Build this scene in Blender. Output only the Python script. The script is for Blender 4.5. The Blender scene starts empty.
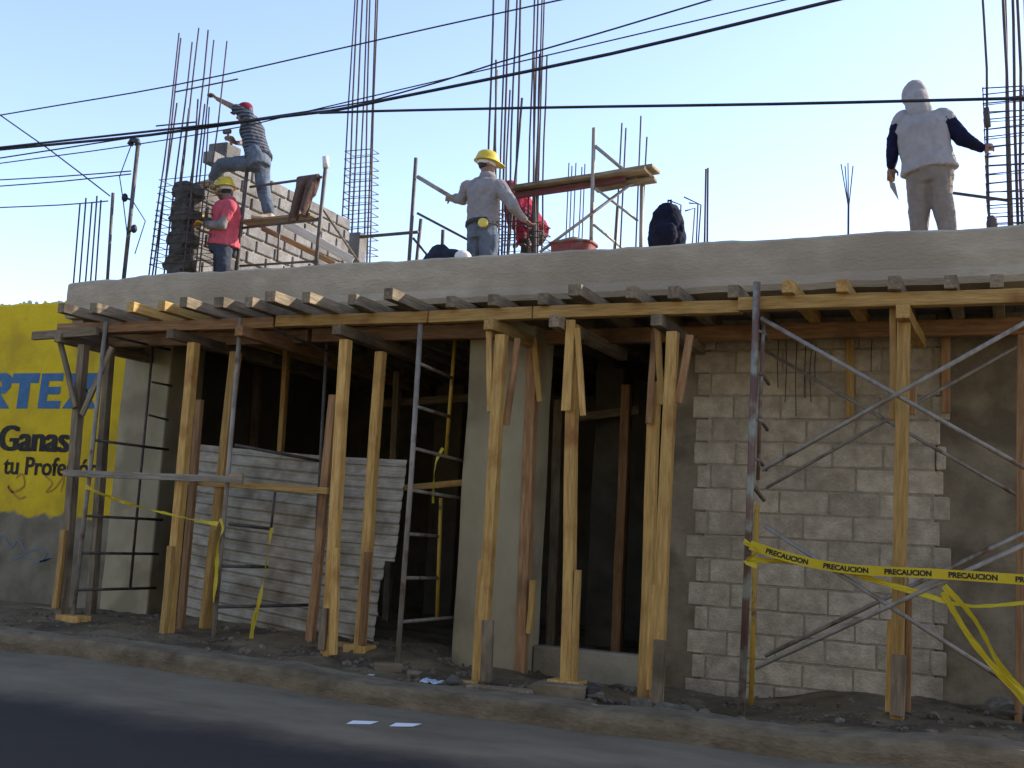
import bpy, bmesh, math, random
from mathutils import Vector, Matrix, noise
random.seed(7)
S = bpy.context.scene
COL = S.collection
V = Vector

# ------------------------------------------------------------------ camera
FPX = 1120.0
YAW, PITCH, ROLL = math.radians(24.642), math.radians(7.652), math.radians(3.183)
CAM = V((0, -8.3, 1.105))
FW = V((-math.sin(YAW)*math.cos(PITCH), math.cos(YAW)*math.cos(PITCH), math.sin(PITCH)))
R0 = V((math.cos(YAW), math.sin(YAW), 0)); U0 = R0.cross(FW)
RT = math.cos(ROLL)*R0 + math.sin(ROLL)*U0
UP = math.cos(ROLL)*U0 - math.sin(ROLL)*R0
cd = bpy.data.cameras.new('camera'); cam = bpy.data.objects.new('camera', cd); COL.objects.link(cam)
cd.sensor_width = 36; cd.lens = FPX*36/1024; cd.clip_start = .05; cd.clip_end = 3000
M = Matrix((RT, UP, -FW)).transposed().to_4x4(); M.translation = CAM
cam.matrix_world = M; S.camera = cam

# ------------------------------------------------------------------ sky, sun, exposure
SUN_EL, SUN_AZ = math.radians(28.5), math.radians(48)      # azimuth measured from +Y (into the building) towards +X
W = bpy.data.worlds.new('World'); S.world = W; W.use_nodes = True
nt = W.node_tree; nt.nodes.clear()
sky = nt.nodes.new('ShaderNodeTexSky'); sky.sky_type = 'NISHITA'; sky.sun_disc = False
sky.sun_elevation = SUN_EL; sky.sun_rotation = SUN_AZ
sky.air_density = 1.0; sky.dust_density = 1.6; sky.ozone_density = 2.2; sky.altitude = 1500
bg = nt.nodes.new('ShaderNodeBackground'); bg.inputs[1].default_value = .15
wo = nt.nodes.new('ShaderNodeOutputWorld')
tint = nt.nodes.new('ShaderNodeMix'); tint.data_type = 'RGBA'; tint.blend_type = 'MULTIPLY'; tint.inputs['Factor'].default_value = 1
tint.inputs['B'].default_value = (1.04, .89, .86, 1)                   # the camera's warm daylight balance
nt.links.new(sky.outputs[0], tint.inputs['A']); nt.links.new(tint.outputs['Result'], bg.inputs[0]); nt.links.new(bg.outputs[0], wo.inputs[0])
sd = bpy.data.lights.new('sun', 'SUN'); sd.energy = 2.9; sd.angle = math.radians(.53); sd.color = (1, .93, .82)
so = bpy.data.objects.new('sun', sd); COL.objects.link(so)
SDIR = V((math.sin(SUN_AZ)*math.cos(SUN_EL), math.cos(SUN_AZ)*math.cos(SUN_EL), math.sin(SUN_EL)))
so.rotation_euler = SDIR.to_track_quat('Z', 'Y').to_euler(); so.location = (6, 6, 12)
S.view_settings.view_transform = 'Standard'; S.view_settings.look = 'None'
S.view_settings.gamma = 1; S.view_settings.use_curve_mapping = False; S.view_settings.exposure = 1.68

# ------------------------------------------------------------------ measuring helpers (survey of the photograph onto real planes)
def ray(x, y): return (x-512)/FPX*RT - (y-384)/FPX*UP + FW
def P(x, y, Y): v = ray(x, y); return CAM + v*((Y-CAM.y)/v.y)
def PX(x, y, X): v = ray(x, y); return CAM + v*((X-CAM.x)/v.x)
def PZ(x, y, Z): v = ray(x, y); return CAM + v*((Z-CAM.z)/v.z)

# ------------------------------------------------------------------ materials
def N(nt, t, **kw):
    n = nt.nodes.new(t)
    for k, v in kw.items(): setattr(n, k, v)
    return n
def mat(name, c, c2=None, rough=.85, scale=6, stretch=(1, 1, 1), detail=6, bump=.0, bscale=40, metal=0, spec=.3,
        tint=0, island=0, blotch=None, bl_scale=1.2, bl_lo=.5, bl_hi=.62, contrast=(.35, .65)):
    m = bpy.data.materials.new(name); m.use_nodes = True; t = m.node_tree
    b = t.nodes['Principled BSDF']; L = t.links.new
    b.inputs['Roughness'].default_value = rough; b.inputs['Metallic'].default_value = metal
    b.inputs['Specular IOR Level'].default_value = spec
    tc = N(t, 'ShaderNodeTexCoord'); mp = N(t, 'ShaderNodeMapping'); mp.inputs['Scale'].default_value = stretch
    oi = N(t, 'ShaderNodeObjectInfo')
    ad = N(t, 'ShaderNodeVectorMath', operation='ADD'); L(tc.outputs['Object'], ad.inputs[0])
    ml = N(t, 'ShaderNodeVectorMath', operation='SCALE'); ml.inputs['Scale'].default_value = 7.3
    cx = N(t, 'ShaderNodeCombineXYZ')
    for i in range(3): L(oi.outputs['Random'], cx.inputs[i])
    L(cx.outputs[0], ml.inputs[0]); L(ml.outputs[0], ad.inputs[1]); L(ad.outputs[0], mp.inputs[0])
    nz = N(t, 'ShaderNodeTexNoise'); nz.inputs['Scale'].default_value = scale; nz.inputs['Detail'].default_value = detail
    nz.inputs['Roughness'].default_value = .65
    L(mp.outputs[0], nz.inputs['Vector'])
    rp = N(t, 'ShaderNodeValToRGB'); rp.color_ramp.elements[0].position = contrast[0]; rp.color_ramp.elements[1].position = contrast[1]
    rp.color_ramp.elements[0].color = (*c, 1); rp.color_ramp.elements[1].color = (*(c2 or c), 1)
    L(nz.outputs['Fac'], rp.inputs[0]); out = rp.outputs[0]
    if blotch:
        n2 = N(t, 'ShaderNodeTexNoise'); n2.inputs['Scale'].default_value = bl_scale; n2.inputs['Detail'].default_value = 5
        L(ad.outputs[0], n2.inputs['Vector'])
        r2 = N(t, 'ShaderNodeValToRGB'); r2.color_ramp.elements[0].position = bl_lo; r2.color_ramp.elements[1].position = bl_hi
        mx = N(t, 'ShaderNodeMix', data_type='RGBA'); L(n2.outputs['Fac'], r2.inputs[0]); L(r2.outputs[0], mx.inputs['Factor'])
        L(out, mx.inputs['A']); mx.inputs['B'].default_value = (*blotch, 1); out = mx.outputs['Result']
    if tint or island:
        src = oi.outputs['Random']
        if island: src = N(t, 'ShaderNodeNewGeometry').outputs['Random Per Island']
        mr = N(t, 'ShaderNodeMapRange'); k = tint or island
        mr.inputs['To Min'].default_value = 1-k; mr.inputs['To Max'].default_value = 1+k*.7
        L(src, mr.inputs['Value'])
        hs = N(t, 'ShaderNodeHueSaturation'); L(mr.outputs[0], hs.inputs['Value']); L(out, hs.inputs['Color']); out = hs.outputs[0]
    L(out, b.inputs['Base Color'])
    if bump:
        n3 = N(t, 'ShaderNodeTexNoise'); n3.inputs['Scale'].default_value = bscale; n3.inputs['Detail'].default_value = 8
        L(mp.outputs[0], n3.inputs['Vector'])
        bp = N(t, 'ShaderNodeBump'); bp.inputs['Strength'].default_value = bump; bp.inputs['Distance'].default_value = .02
        L(n3.outputs['Fac'], bp.inputs['Height']); L(bp.outputs[0], b.inputs['Normal'])
    return m
WST = (14, 14, 1.2)
M_PINE = mat('fresh_pine', (0.329, 0.187, 0.0497), (0.54, 0.338, 0.103), .78, 3.4, WST, bump=.35, bscale=9, tint=.26, blotch=(0.239, 0.104, 0.025), bl_scale=2.3, bl_lo=.56, bl_hi=.74)
M_REDW = mat('red_pine', (0.214, 0.105, 0.0416), (0.367, 0.215, 0.0945), .8, 3, WST, bump=.25, bscale=9, tint=.25, blotch=(0.122, 0.066, 0.0353), bl_scale=2, bl_lo=.55, bl_hi=.75)
M_GREYW = mat('weathered_wood', (0.125, 0.094, 0.056), (0.27, 0.21, 0.13), .9, 3, WST, bump=.3, bscale=9, tint=.2, blotch=(0.085, 0.064, 0.04), bl_scale=2, bl_lo=.5, bl_hi=.7)
M_CONC = mat('cast_concrete', (0.21, 0.181, 0.119), (0.315, 0.278, 0.189), .95, 2.2, bump=.35, bscale=30, blotch=(0.158, 0.134, 0.0872), bl_scale=1.1)
M_FASC = mat('board_marked_concrete', (0.315, 0.261, 0.18), (0.395, 0.335, 0.233), .95, 5, (.8, 1, 1.7), bump=.5, bscale=28, blotch=(0.28, 0.229, 0.157), bl_scale=.9)
M_COLM = mat('smooth_column_concrete', (0.27, 0.233, 0.14), (0.342, 0.299, 0.183), .9, 2, (1, 1, .5), bump=.15, bscale=25, blotch=(0.225, 0.189, 0.113), bl_scale=1.6)
M_BLOCK = mat('concrete_block', (0.309, 0.259, 0.173), (0.494, 0.42, 0.292), .97, 9, bump=.7, bscale=55, island=.14, blotch=(0.222, 0.18, 0.118), bl_scale=1.3, bl_lo=.5, bl_hi=.72)
M_TANBL = mat('sandy_block', (0.115, 0.108, 0.101), (0.183, 0.176, 0.169), .97, 8, bump=.7, bscale=45, island=.22, blotch=(0.0948, 0.0881, 0.0821), bl_scale=2)
M_PIER = mat('brown_cast_pier', (0.145, 0.115, 0.0704), (0.242, 0.197, 0.123), .96, 3, bump=.5, bscale=26, blotch=(0.108, 0.0845, 0.0506), bl_scale=1.6)
M_DKMORT = mat('dark_mortar', (.035, .031, .026), (.075, .067, .055), .97, 8, bump=.7, bscale=40)
M_MORT = mat('mortar', (0.213, 0.183, 0.126), (0.338, 0.293, 0.204), .97, 14, bump=.6, bscale=50)
M_TMORT = mat('sandy_mortar', (0.149, 0.135, 0.112), (0.239, 0.216, 0.186), .97, 14, bump=.6, bscale=50)
M_DARKC = mat('dimmed_dark_concrete', (0.0675, 0.0598, 0.0429), (0.12, 0.107, 0.0759), .97, 2, bump=.4, bscale=25)  # interior shade is put into this colour; dark stones share it
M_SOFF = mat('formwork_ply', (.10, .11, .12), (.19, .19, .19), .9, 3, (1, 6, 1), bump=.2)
M_STEEL = mat('scaffold_steel', (0.17, 0.15, 0.115), (0.28, 0.25, 0.2), .55, 12, (1, 1, .4), metal=.1, bump=.15, blotch=(0.0992, 0.0493, 0.026), bl_scale=6, bl_lo=.55, bl_hi=.7)
M_DSTEEL = mat('dark_scaffold_steel', (0.055, 0.048, 0.042), (0.11, 0.095, 0.08), .6, 12, metal=.3, blotch=(.13, .07, .045), bl_scale=6, bl_lo=.57, bl_hi=.7)
M_RSTEEL = mat('rust_painted_steel', (0.102, 0.055, 0.038), (0.17, 0.105, 0.076), .6, 9, (1, 1, .3), metal=.2, blotch=(0.23, 0.242, 0.19), bl_scale=6, bl_lo=.50, bl_hi=.62)
M_YSTEEL = mat('yellow_painted_steel', (0.315, 0.194, 0.021), (0.413, 0.266, 0.035), .55, 9, (1, 1, .3), blotch=(0.12, 0.072, 0.042), bl_scale=9, bl_lo=.56, bl_hi=.68)
M_REBAR = mat('rebar_steel', (0.05, 0.045, 0.045), (0.1, 0.08, 0.075), .75, 20, (1, 1, .3), metal=.4)
M_SHEET = mat('corrugated_zinc', (.26, .235, .175), (.41, .375, .29), .6, 6, (1, 1, 2), metal=.1, bump=.2, bscale=14, blotch=(.17, .14, .092), bl_scale=4, bl_lo=.5, bl_hi=.72)
M_TAPE = mat('caution_tape', (0.446, 0.338, 0.0108), (0.533, 0.418, 0.0216), .45, 4, tint=.06)
M_INK = mat('black_ink', (.012, .012, .012), (.03, .028, .025), .7, 20)
M_BLUEP = mat('blue_lettering_paint', (0.04, 0.112, 0.216), (0.06, 0.148, 0.264), .85, 8, bump=.2)
M_BLK = mat('black_lettering_paint', (.012, .011, .01), (.035, .03, .022), .85, 12, bump=.2)
M_CABLE = mat('black_cable', (.012, .012, .016), (.03, .03, .035), .6)
M_SKIN = mat('skin', (0.14, 0.0735, 0.0455), (0.189, 0.105, 0.0665), .55, 12, spec=.4)
M_HAIR = mat('hair', (.012, .009, .008), (.03, .022, .018), .6, 60)
M_HELM = mat('yellow_helmet_shell', (0.446, 0.322, 0.0124), (0.496, 0.372, 0.0248), .35, 5, spec=.5)
M_WPL = mat('white_plastic', (0.465, 0.45, 0.403), (0.555, 0.547, 0.504), .5, 8)

def cloth_mat(name, c, k=.25, stripes=None):
    c = tuple(x*.62 for x in c); m = mat(name, tuple(x*(1-k) for x in c), tuple(min(1, x*(1+k)) for x in c), .95, 9, bump=.4, bscale=22, spec=.15)
    if stripes:
        t = m.node_tree; b = t.nodes['Principled BSDF']; L = t.links.new
        src = b.inputs['Base Color'].links[0].from_socket
        tc = N(t, 'ShaderNodeTexCoord'); w = N(t, 'ShaderNodeTexWave', bands_direction='Z'); w.inputs['Scale'].default_value = 7.5
        w.inputs['Distortion'].default_value = 1.2; w.inputs['Detail Scale'].default_value = .6
        L(tc.outputs['Object'], w.inputs['Vector'])
        r = N(t, 'ShaderNodeValToRGB'); r.color_ramp.elements[0].position = .62; r.color_ramp.elements[1].position = .72
        L(w.outputs['Fac'], r.inputs[0]); mx = N(t, 'ShaderNodeMix', data_type='RGBA'); L(r.outputs[0], mx.inputs['Factor'])
        L(src, mx.inputs['A']); mx.inputs['B'].default_value = (*stripes, 1); L(mx.outputs['Result'], b.inputs['Base Color'])
    return m

# ------------------------------------------------------------------ object helpers
def link(o, parent=None, loc=None):
    COL.objects.link(o)
    if parent is not None:
        o.parent = parent
    return o
def tag(o, label=None, cat=None, group=None, kind=None):
    if label: o['label'] = label; o['kind'] = kind or 'thing'
    if cat: o['category'] = cat
    if group: o['group'] = group
    if kind: o['kind'] = kind
    return o
def thing(name, label, cat, loc=(0, 0, 0), group=None):
    o = bpy.data.objects.new(name, None); o.empty_display_size = .1; COL.objects.link(o); o.location = loc
    return tag(o, label, cat, group)
def base_of(o):                      # world position of an unrotated chain of parents
    p = V((0, 0, 0))
    while o is not None: p += o.matrix_basis.translation; o = o.parent
    return p
def build(name, bm, m, parent=None, origin=None, smooth=False, M4=None):
    """bm is in world coordinates (or local to M4)"""
    me = bpy.data.meshes.new(name)
    if M4 is None:
        if origin is None:
            xs = [v.co for v in bm.verts]
            origin = sum((V(c) for c in xs), V((0, 0, 0)))/len(xs)
            origin.z = min(c.z for c in xs)
        M4 = Matrix.Translation(origin); bm.transform(M4.inverted())
    bm.normal_update()
    bm.to_mesh(me); bm.free()
    if isinstance(m, (list, tuple)):
        for x in m: me.materials.append(x)
    else: me.materials.append(m)
    if smooth:
        for p in me.polygons: p.use_smooth = True
    o = bpy.data.objects.new(name, me); COL.objects.link(o)
    if parent is not None:
        o.parent = parent; o.matrix_basis = Matrix.Translation(-base_of(parent)) @ M4
    else: o.matrix_basis = M4
    return o
def frame(a, b, ydir=(0, 1, 0)):
    z = (b-a).normalized(); y = V(ydir); y = (y - z*y.dot(z))
    if y.length < 1e-3: y = V((1, 0, 0)) - z*z.x
    y.normalize(); x = y.cross(z)
    M4 = Matrix((x, y, z)).transposed().to_4x4(); M4.translation = a
    return M4
def bm_box(bm, c, s, rot=None, bev=0):
    M4 = Matrix.Translation(c) @ (rot.to_4x4() if rot else Matrix()) @ Matrix.Diagonal((*s, 1))
    r = bmesh.ops.create_cube(bm, size=1, matrix=M4)
    if bev:
        es = list({e for v in r['verts'] for e in v.link_edges})
        bmesh.ops.bevel(bm, geom=es, offset=bev, segments=1, affect='EDGES')
    return r
def box(name, lo, hi, m, parent=None, bev=.006):
    bm = bmesh.new(); lo, hi = V(lo), V(hi); bm_box(bm, (lo+hi)/2, hi-lo, bev=bev)
    return build(name, bm, m, parent)
def stick(name, a, b, w, d, m, parent=None, ydir=(0, 1, 0), bev=.004, warp=.004):
    """a sawn timber from a to b: local z along its grain, slightly bowed"""
    a, b = V(a), V(b); Lh = (b-a).length; bm = bmesh.new(); n = max(2, int(Lh/.3)); rings = []
    px, py = random.random()*9, random.random()*9
    for i in range(n+1):
        z = Lh*i/n; k = math.sin(math.pi*i/n)
        ox = warp*k*(noise.noise((px, z*.8, 0))*3); oy = warp*k*(noise.noise((py, z*.8, 5))*3)
        sw = 1+.05*noise.noise((px, z*1.7, 9))
        rings.append([bm.verts.new((ox+sx*w/2*sw, oy+sy*d/2*sw, z)) for sx, sy in ((-1, -1), (1, -1), (1, 1), (-1, 1))])
    long = []
    for r, s in zip(rings, rings[1:]):
        for j in range(4): bm.faces.new((r[j], r[(j+1) % 4], s[(j+1) % 4], s[j]))
    bm.faces.new(rings[0][::-1]); bm.faces.new(rings[-1])
    es = [e for e in bm.edges if abs((e.verts[0].co-e.verts[1].co).z) > .01 or len([f for f in e.link_faces if abs(f.normal.z) > .9]) == 1]
    bm.normal_update()
    es = [e for e in bm.edges if e.calc_face_angle(0) > .6]
    if bev: bmesh.ops.bevel(bm, geom=es, offset=bev, segments=1, affect='EDGES')
    return build(name, bm, m, parent, M4=frame(a, b, ydir))
def bm_tube(bm, pts, r, n=8, cap=True):
    pts = [V(p) for p in pts]; rings = []
    up = V((0, 0, 1)) if abs((pts[-1]-pts[0]).normalized().z) < .9 else V((1, 0, 0))
    for i, p in enumerate(pts):
        d = (pts[min(i+1, len(pts)-1)]-pts[max(i-1, 0)]).normalized()
        x = up.cross(d).normalized(); y = d.cross(x); rr = r[i] if isinstance(r, (list, tuple)) else r
        rings.append([bm.verts.new(p+(x*math.cos(2*math.pi*k/n)+y*math.sin(2*math.pi*k/n))*rr) for k in range(n)])
    for a, b in zip(rings, rings[1:]):
        for k in range(n): bm.faces.new((a[k], a[(k+1) % n], b[(k+1) % n], b[k]))
    if cap: bm.faces.new(rings[0][::-1]); bm.faces.new(rings[-1])
def tube(name, pts, r, m, parent=None, n=8):
    bm = bmesh.new(); bm_tube(bm, pts, r, n); return build(name, bm, m, parent, origin=V(pts[0]), smooth=n > 5)
def wobble(a, b, amp, n=7, seed=0):
    a, b = V(a), V(b); out = []
    for i in range(n):
        t = i/(n-1); k = math.sin(math.pi*t)
        out.append(a.lerp(b, t)+V((noise.noise((seed, t*2, 1)), noise.noise((seed, t*2, 7)), 0))*amp*(k+.2*t))
    return out
def capsule(bm, a, b, ra, rb, n=10):
    a, b = V(a), V(b); d = b-a; L = d.length
    if L < 1e-5: return
    z = d/L; x = z.orthogonal().normalized(); y = z.cross(x); rings = []
    prof = [(-ra*math.cos(t), ra*math.sin(t)) for t in (0.25, .7, 1.15)]+[(0, ra), (L*.5, (ra+rb)/2), (L, rb)]+[(L+rb*math.sin(t), rb*math.cos(t)) for t in (.45, .9, 1.35)]
    for h, r in prof: rings.append([bm.verts.new(a+z*h+(x*math.cos(2*math.pi*k/n)+y*math.sin(2*math.pi*k/n))*r) for k in range(n)])
    for p, q in zip(rings, rings[1:]):
        for k in range(n): bm.faces.new((p[k], p[(k+1) % n], q[(k+1) % n], q[k]))
    bm.faces.new(rings[0][::-1]); bm.faces.new(rings[-1])
def ell(bm, c, rad, R=None, sub=3):
    M4 = Matrix.Translation(c) @ (R.to_4x4() if R else Matrix()) @ Matrix.Diagonal((*rad, 1))
    bmesh.ops.create_icosphere(bm, subdivisions=sub, radius=1, matrix=M4)
def loft(bm, secs, n=16):
    """secs: (centre, side vector, depth vector)"""
    rings = [[bm.verts.new(V(c)+V(s)*math.cos(2*math.pi*k/n)+V(d)*math.sin(2*math.pi*k/n)) for k in range(n)] for c, s, d in secs]
    for p, q in zip(rings, rings[1:]):
        for k in range(n): bm.faces.new((p[k], p[(k+1) % n], q[(k+1) % n], q[k]))
    bm.faces.new(rings[0][::-1]); bm.faces.new(rings[-1])
    bmesh.ops.recalc_face_normals(bm, faces=bm.faces)
def fuse(name, bm, m, parent, voxel=.012, smooth=4, wrinkle=0, wscale=9):
    """one continuous skin over overlapping closed shapes"""
    me = bpy.data.meshes.new('tmp'); bm.to_mesh(me); bm.free(); o = bpy.data.objects.new('tmp', me); COL.objects.link(o)
    r = o.modifiers.new('r', 'REMESH'); r.mode = 'VOXEL'; r.voxel_size = voxel
    s = o.modifiers.new('s', 'SMOOTH'); s.iterations = smooth; s.factor = .5
    dg = bpy.context.evaluated_depsgraph_get(); dg.update()
    m2 = bpy.data.meshes.new_from_object(o.evaluated_get(dg)); bpy.data.objects.remove(o); bpy.data.meshes.remove(me)
    b2 = bmesh.new(); b2.from_mesh(m2); bpy.data.meshes.remove(m2)
    if wrinkle:
        b2.normal_update(); sd_ = random.random()*50
        for v in b2.verts:
            c = v.co; w = noise.ridged_multi_fractal((c.x*wscale+sd_, c.y*wscale, c.z*wscale*.8), .9, 2.1, 3, 1, 2)-1.1
            v.co = c+v.normal*w*wrinkle
    return build(name, b2, m, parent, smooth=True)

# text as flat mesh (built-in font), returned as bmesh in the x-y plane
def text_bm(s, offset=0.0, shear=0.0):
    cu = bpy.data.curves.new('tmp', 'FONT'); cu.body = s; cu.size = 1; cu.offset = offset; cu.shear = shear; cu.resolution_u = 4
    o = bpy.data.objects.new('tmp', cu); COL.objects.link(o); dg = bpy.context.evaluated_depsgraph_get(); dg.update()
    me = bpy.data.meshes.new_from_object(o.evaluated_get(dg)); bpy.data.objects.remove(o); bpy.data.curves.remove(cu)
    bm = bmesh.new(); bm.from_mesh(me); bpy.data.meshes.remove(me); return bm
def bounds(bm):
    xs = [v.co.x for v in bm.verts]; ys = [v.co.y for v in bm.verts]; return min(xs), max(xs), min(ys), max(ys)

# ------------------------------------------------------------------ ground
GP = [(-10.6, 1.2, .04), (-8.7, 1.2, .05), (-8.5, 0, .06), (-8.1, .5, .08), (-7.2, 0, .03), (-6.7, .5, .09), (-6.6, 0, .02), (-5.4, 0, 0.0), (-5.0, .5, .06),
      (-4.7, 0, -.01), (-3.95, -.1, -.085), (-3.2, 0, -.03), (-2.5, 0, -.1), (-1.85, 0, -.125), (-.8, 0, 0), (-2.5, 1.2, -.12), (-.9, 1.2, .01),
      (-8, -1.05, .02), (-5.5, -1.05, .01), (-4.1, -1.05, -.03), (-3.1, -1.05, -.03), (-1.9, -1.05, -.01), (0, -1.05, .04), (1.5, -1.05, .05), (1.5, .5, .05),
      (-7.3, .9, .12), (-6, .9, .10), (-5.3, .8, .07), (-4.4, .8, -.05), (-3.4, .7, -.12), (-3.5, 3, -.02), (-6.5, 3, .06), (-12, 0, .05)]
def gz(x, y):
    s = w = 0
    for a, b, z in GP:
        k = 1/(((x-a)**2+(y-b)**2)+.012)**1.6; s += k*z; w += k
    return s/w
def kerb_y(x): return -1.06+.06*noise.noise((x*.5, 3, 0))
def grid(name, xs, ys, f, m, kind=None):
    bm = bmesh.new(); rows = [[bm.verts.new((x, y, f(x, y))) for x in xs] for y in ys]
    for a, b in zip(rows, rows[1:]):
        for i in range(len(xs)-1): bm.faces.new((a[i], a[i+1], b[i+1], b[i]))
    o = build(name, bm, m, origin=V((0, 0, 0)), smooth=True)
    if kind: tag(o, kind=kind)
    return o
def fr(a, b, n): return [a+(b-a)*i/n for i in range(n+1)]
M_DIRT = mat('dusty_pavement', (0.11, 0.0792, 0.041), (0.191, 0.142, 0.0746), .98, 2.5, bump=.8, bscale=26, blotch=(0.0721, 0.0513, 0.0267), bl_scale=1.6, bl_lo=.5, bl_hi=.62)
M_KERB = mat('worn_kerb', (0.124, 0.0973, 0.0578), (0.206, 0.165, 0.101), .97, 4, (1, 2, 2), bump=.8, bscale=24, blotch=(0.0781, 0.0593, 0.034), bl_scale=3.5, bl_lo=.5, bl_hi=.75)
M_EARTH = mat('dry_ground', (.20, .17, .13), (.28, .24, .19), 1, 1.5, bump=.4)

def road_mat():
    m = mat('two_tone_asphalt', (.13, .105, .067), (.195, .162, .104), .93, 1.3, (1, 2.2, 1), bump=.5, bscale=60)
    t = m.node_tree; L = t.links.new; b = t.nodes['Principled BSDF']; src = b.inputs['Base Color'].links[0].from_socket
    tc = N(t, 'ShaderNodeTexCoord'); sx = N(t, 'ShaderNodeSeparateXYZ'); L(tc.outputs['Object'], sx.inputs[0])
    nz = N(t, 'ShaderNodeTexNoise'); nz.inputs['Scale'].default_value = 1.1; nz.inputs['Roughness'].default_value = .7; nz.inputs['Detail'].default_value = 9; L(tc.outputs['Object'], nz.inputs['Vector'])
    a = N(t, 'ShaderNodeMath', operation='MULTIPLY_ADD'); L(nz.outputs['Fac'], a.inputs[0]); a.inputs[1].default_value = 1.1; L(sx.outputs[1], a.inputs[2])
    r = N(t, 'ShaderNodeMapRange'); r.interpolation_type = 'SMOOTHSTEP'; L(a.outputs[0], r.inputs['Value'])
    r.inputs['From Min'].default_value = -2.45; r.inputs['From Max'].default_value = -1.5  # road turns dark beyond a noisy line away from the kerb
    mx = N(t, 'ShaderNodeMix', data_type='RGBA'); L(r.outputs[0], mx.inputs['Factor']); mx.inputs['A'].default_value = (.021, .0185, .0155, 1)
    L(src, mx.inputs['B']); L(mx.outputs['Result'], b.inputs['Base Color'])
    return m
M_ROAD = road_mat()
def road_z(x, y):
    e = math.exp(-max(0, -1.15-y)/.5)
    return -.15+(gz(x, -1.05)+.01)*e+.008*noise.noise((x*1.3, y*1.3, 0))+.004*noise.noise((x*5, y*5, 3))
grid('road', fr(-24, 6, 150), fr(-9, -1.3, 60)+[-1.18, -1.06, -.95], road_z, M_ROAD, 'structure')
def pave_z(x, y):
    return gz(x, y)+(.030*noise.noise((x*2.2, y*2.2, 1))+.030*max(0, noise.noise((x*5, y*5, 2)))+.014*noise.noise((x*15, y*15, 4)))*min(1, max(0, (y+.95)/.25))
grid('pavement', fr(-24, -10, 40)+fr(-9.95, 1.5, 230)+fr(1.6, 6, 30), fr(-.93, 1.6, 54)+fr(1.7, 8.2, 30), pave_z, M_DIRT, 'structure')
bm = bmesh.new(); prev = None                                         # kerb: swept profile, worn edge
for x in fr(-24, 6, 700):
    z0 = gz(x, -1.05)+.012*noise.noise((x*1.1, 0, 8))+.008*noise.noise((x*5, 0, 2))+.003*noise.noise((x*14, 0, 2)); y0 = kerb_y(x)+.006*noise.noise((x*9, 2, 2)); c = .025+.02*noise.noise((x*3, 4, 4))
    prof = [(y0-.035, z0-.30), (y0-.015, z0-.07), (y0, z0-c), (y0+c*.7, z0+.004), (y0+.14, z0+.012), (y0+.30, z0+.014+.012*noise.noise((x*4, 9, 1))), (y0+.33+.03*noise.noise((x*6, 5, 1)), z0-.2)]
    ring = [bm.verts.new((x, p, q)) for p, q in prof]
    if prev:
        for j in range(6): bm.faces.new((prev[j], ring[j], ring[j+1], prev[j+1]))
    prev = ring
tag(build('kerb', bm, M_KERB, origin=V((0, 0, 0))), kind='structure')
bm = bmesh.new(); bm_box(bm, (0, 0, -.55), (1600, 1600, .3)); tag(build('ground', bm, M_EARTH), kind='structure')

# ------------------------------------------------------------------ the building under construction
bld = thing('unfinished_building', 'unfinished concrete and block building with a thick roof slab propped on timbers', 'building', (-4.5, 1.2, 0))
ZT, ZB = 3.495, 3.08
def noisy_slab():
    bm = bmesh.new(); xs = fr(-9.06, 2.6, 160); prev = None
    for x in xs:
        zt = ZT+.018*noise.noise((x*1.5, 0, 0))+.012*noise.noise((x*6, 0, 3))-.05*max(0, (-8.2-x)); zb = ZB+.01*noise.noise((x*3, 7, 0))
        yf = .2+.012*noise.noise((x*2, 1, 5))
        prof = [(9, zb), (yf+.01, zb), (yf-.012, zb+.045), (yf+.004, zb+.12), (yf-.004, zb+.24), (yf, zt-.02), (yf+.02, zt), (9, ZT)]
        ring = [bm.verts.new((x, p, q)) for p, q in prof]
        if prev:
            for j in range(8): bm.faces.new((prev[j], prev[(j+1) % 8], ring[(j+1) % 8], ring[j]))
        else: bm.faces.new(ring[::-1])
        prev = ring
    bm.faces.new(prev); bmesh.ops.recalc_face_normals(bm, faces=bm.faces)
    return build('roof_slab', bm, M_FASC, bld, origin=V((-4, 1, ZB)))
noisy_slab()
def blockwork(name, a, ux, L, z0, z1, th, nrm, m, parent, bl=.4, bh=.2, joint=.012, top=None, start=0, seed=0, left=None, right=None):
    """courses of separate blocks standing 7 mm proud of a mortar core"""
    bm = bmesh.new(); ux, nrm, a = V(ux), V(nrm), V(a); rnd = random.Random(seed)
    R = Matrix((ux, -nrm, V((0, 0, 1)))).transposed()
    z = z0; row = 0
    while z < z1-.03:
        h = min(bh, z1-z)-joint; x = -(bl/2 if row % 2 else 0)+rnd.uniform(-.02, .02)
        while x < L-.02:
            s = max(x, left(row) if left else 0); e = min(x+bl-joint, L-(right(row) if right else 0))
            if top: 
                if z+h > top((s+e)/2)+.05: x += bl; continue
            if e-s > .04:
                c = a+ux*((s+e)/2)+V((0, 0, z+h/2))-nrm*(th/2-rnd.uniform(.002, .007))
                r = bm_box(bm, c, (e-s, th, h), R @ Matrix.Rotation(rnd.uniform(-.008, .008), 3, 'Y'))
                nv = r['verts']; es = list({q for v in nv for q in v.link_edges})
                bmesh.ops.bevel(bm, geom=es, offset=rnd.uniform(.006, .012), segments=1, affect='EDGES')
            x += bl
        z += bh; row += 1
    o = build(name, bm, m, parent)
    return o
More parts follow.
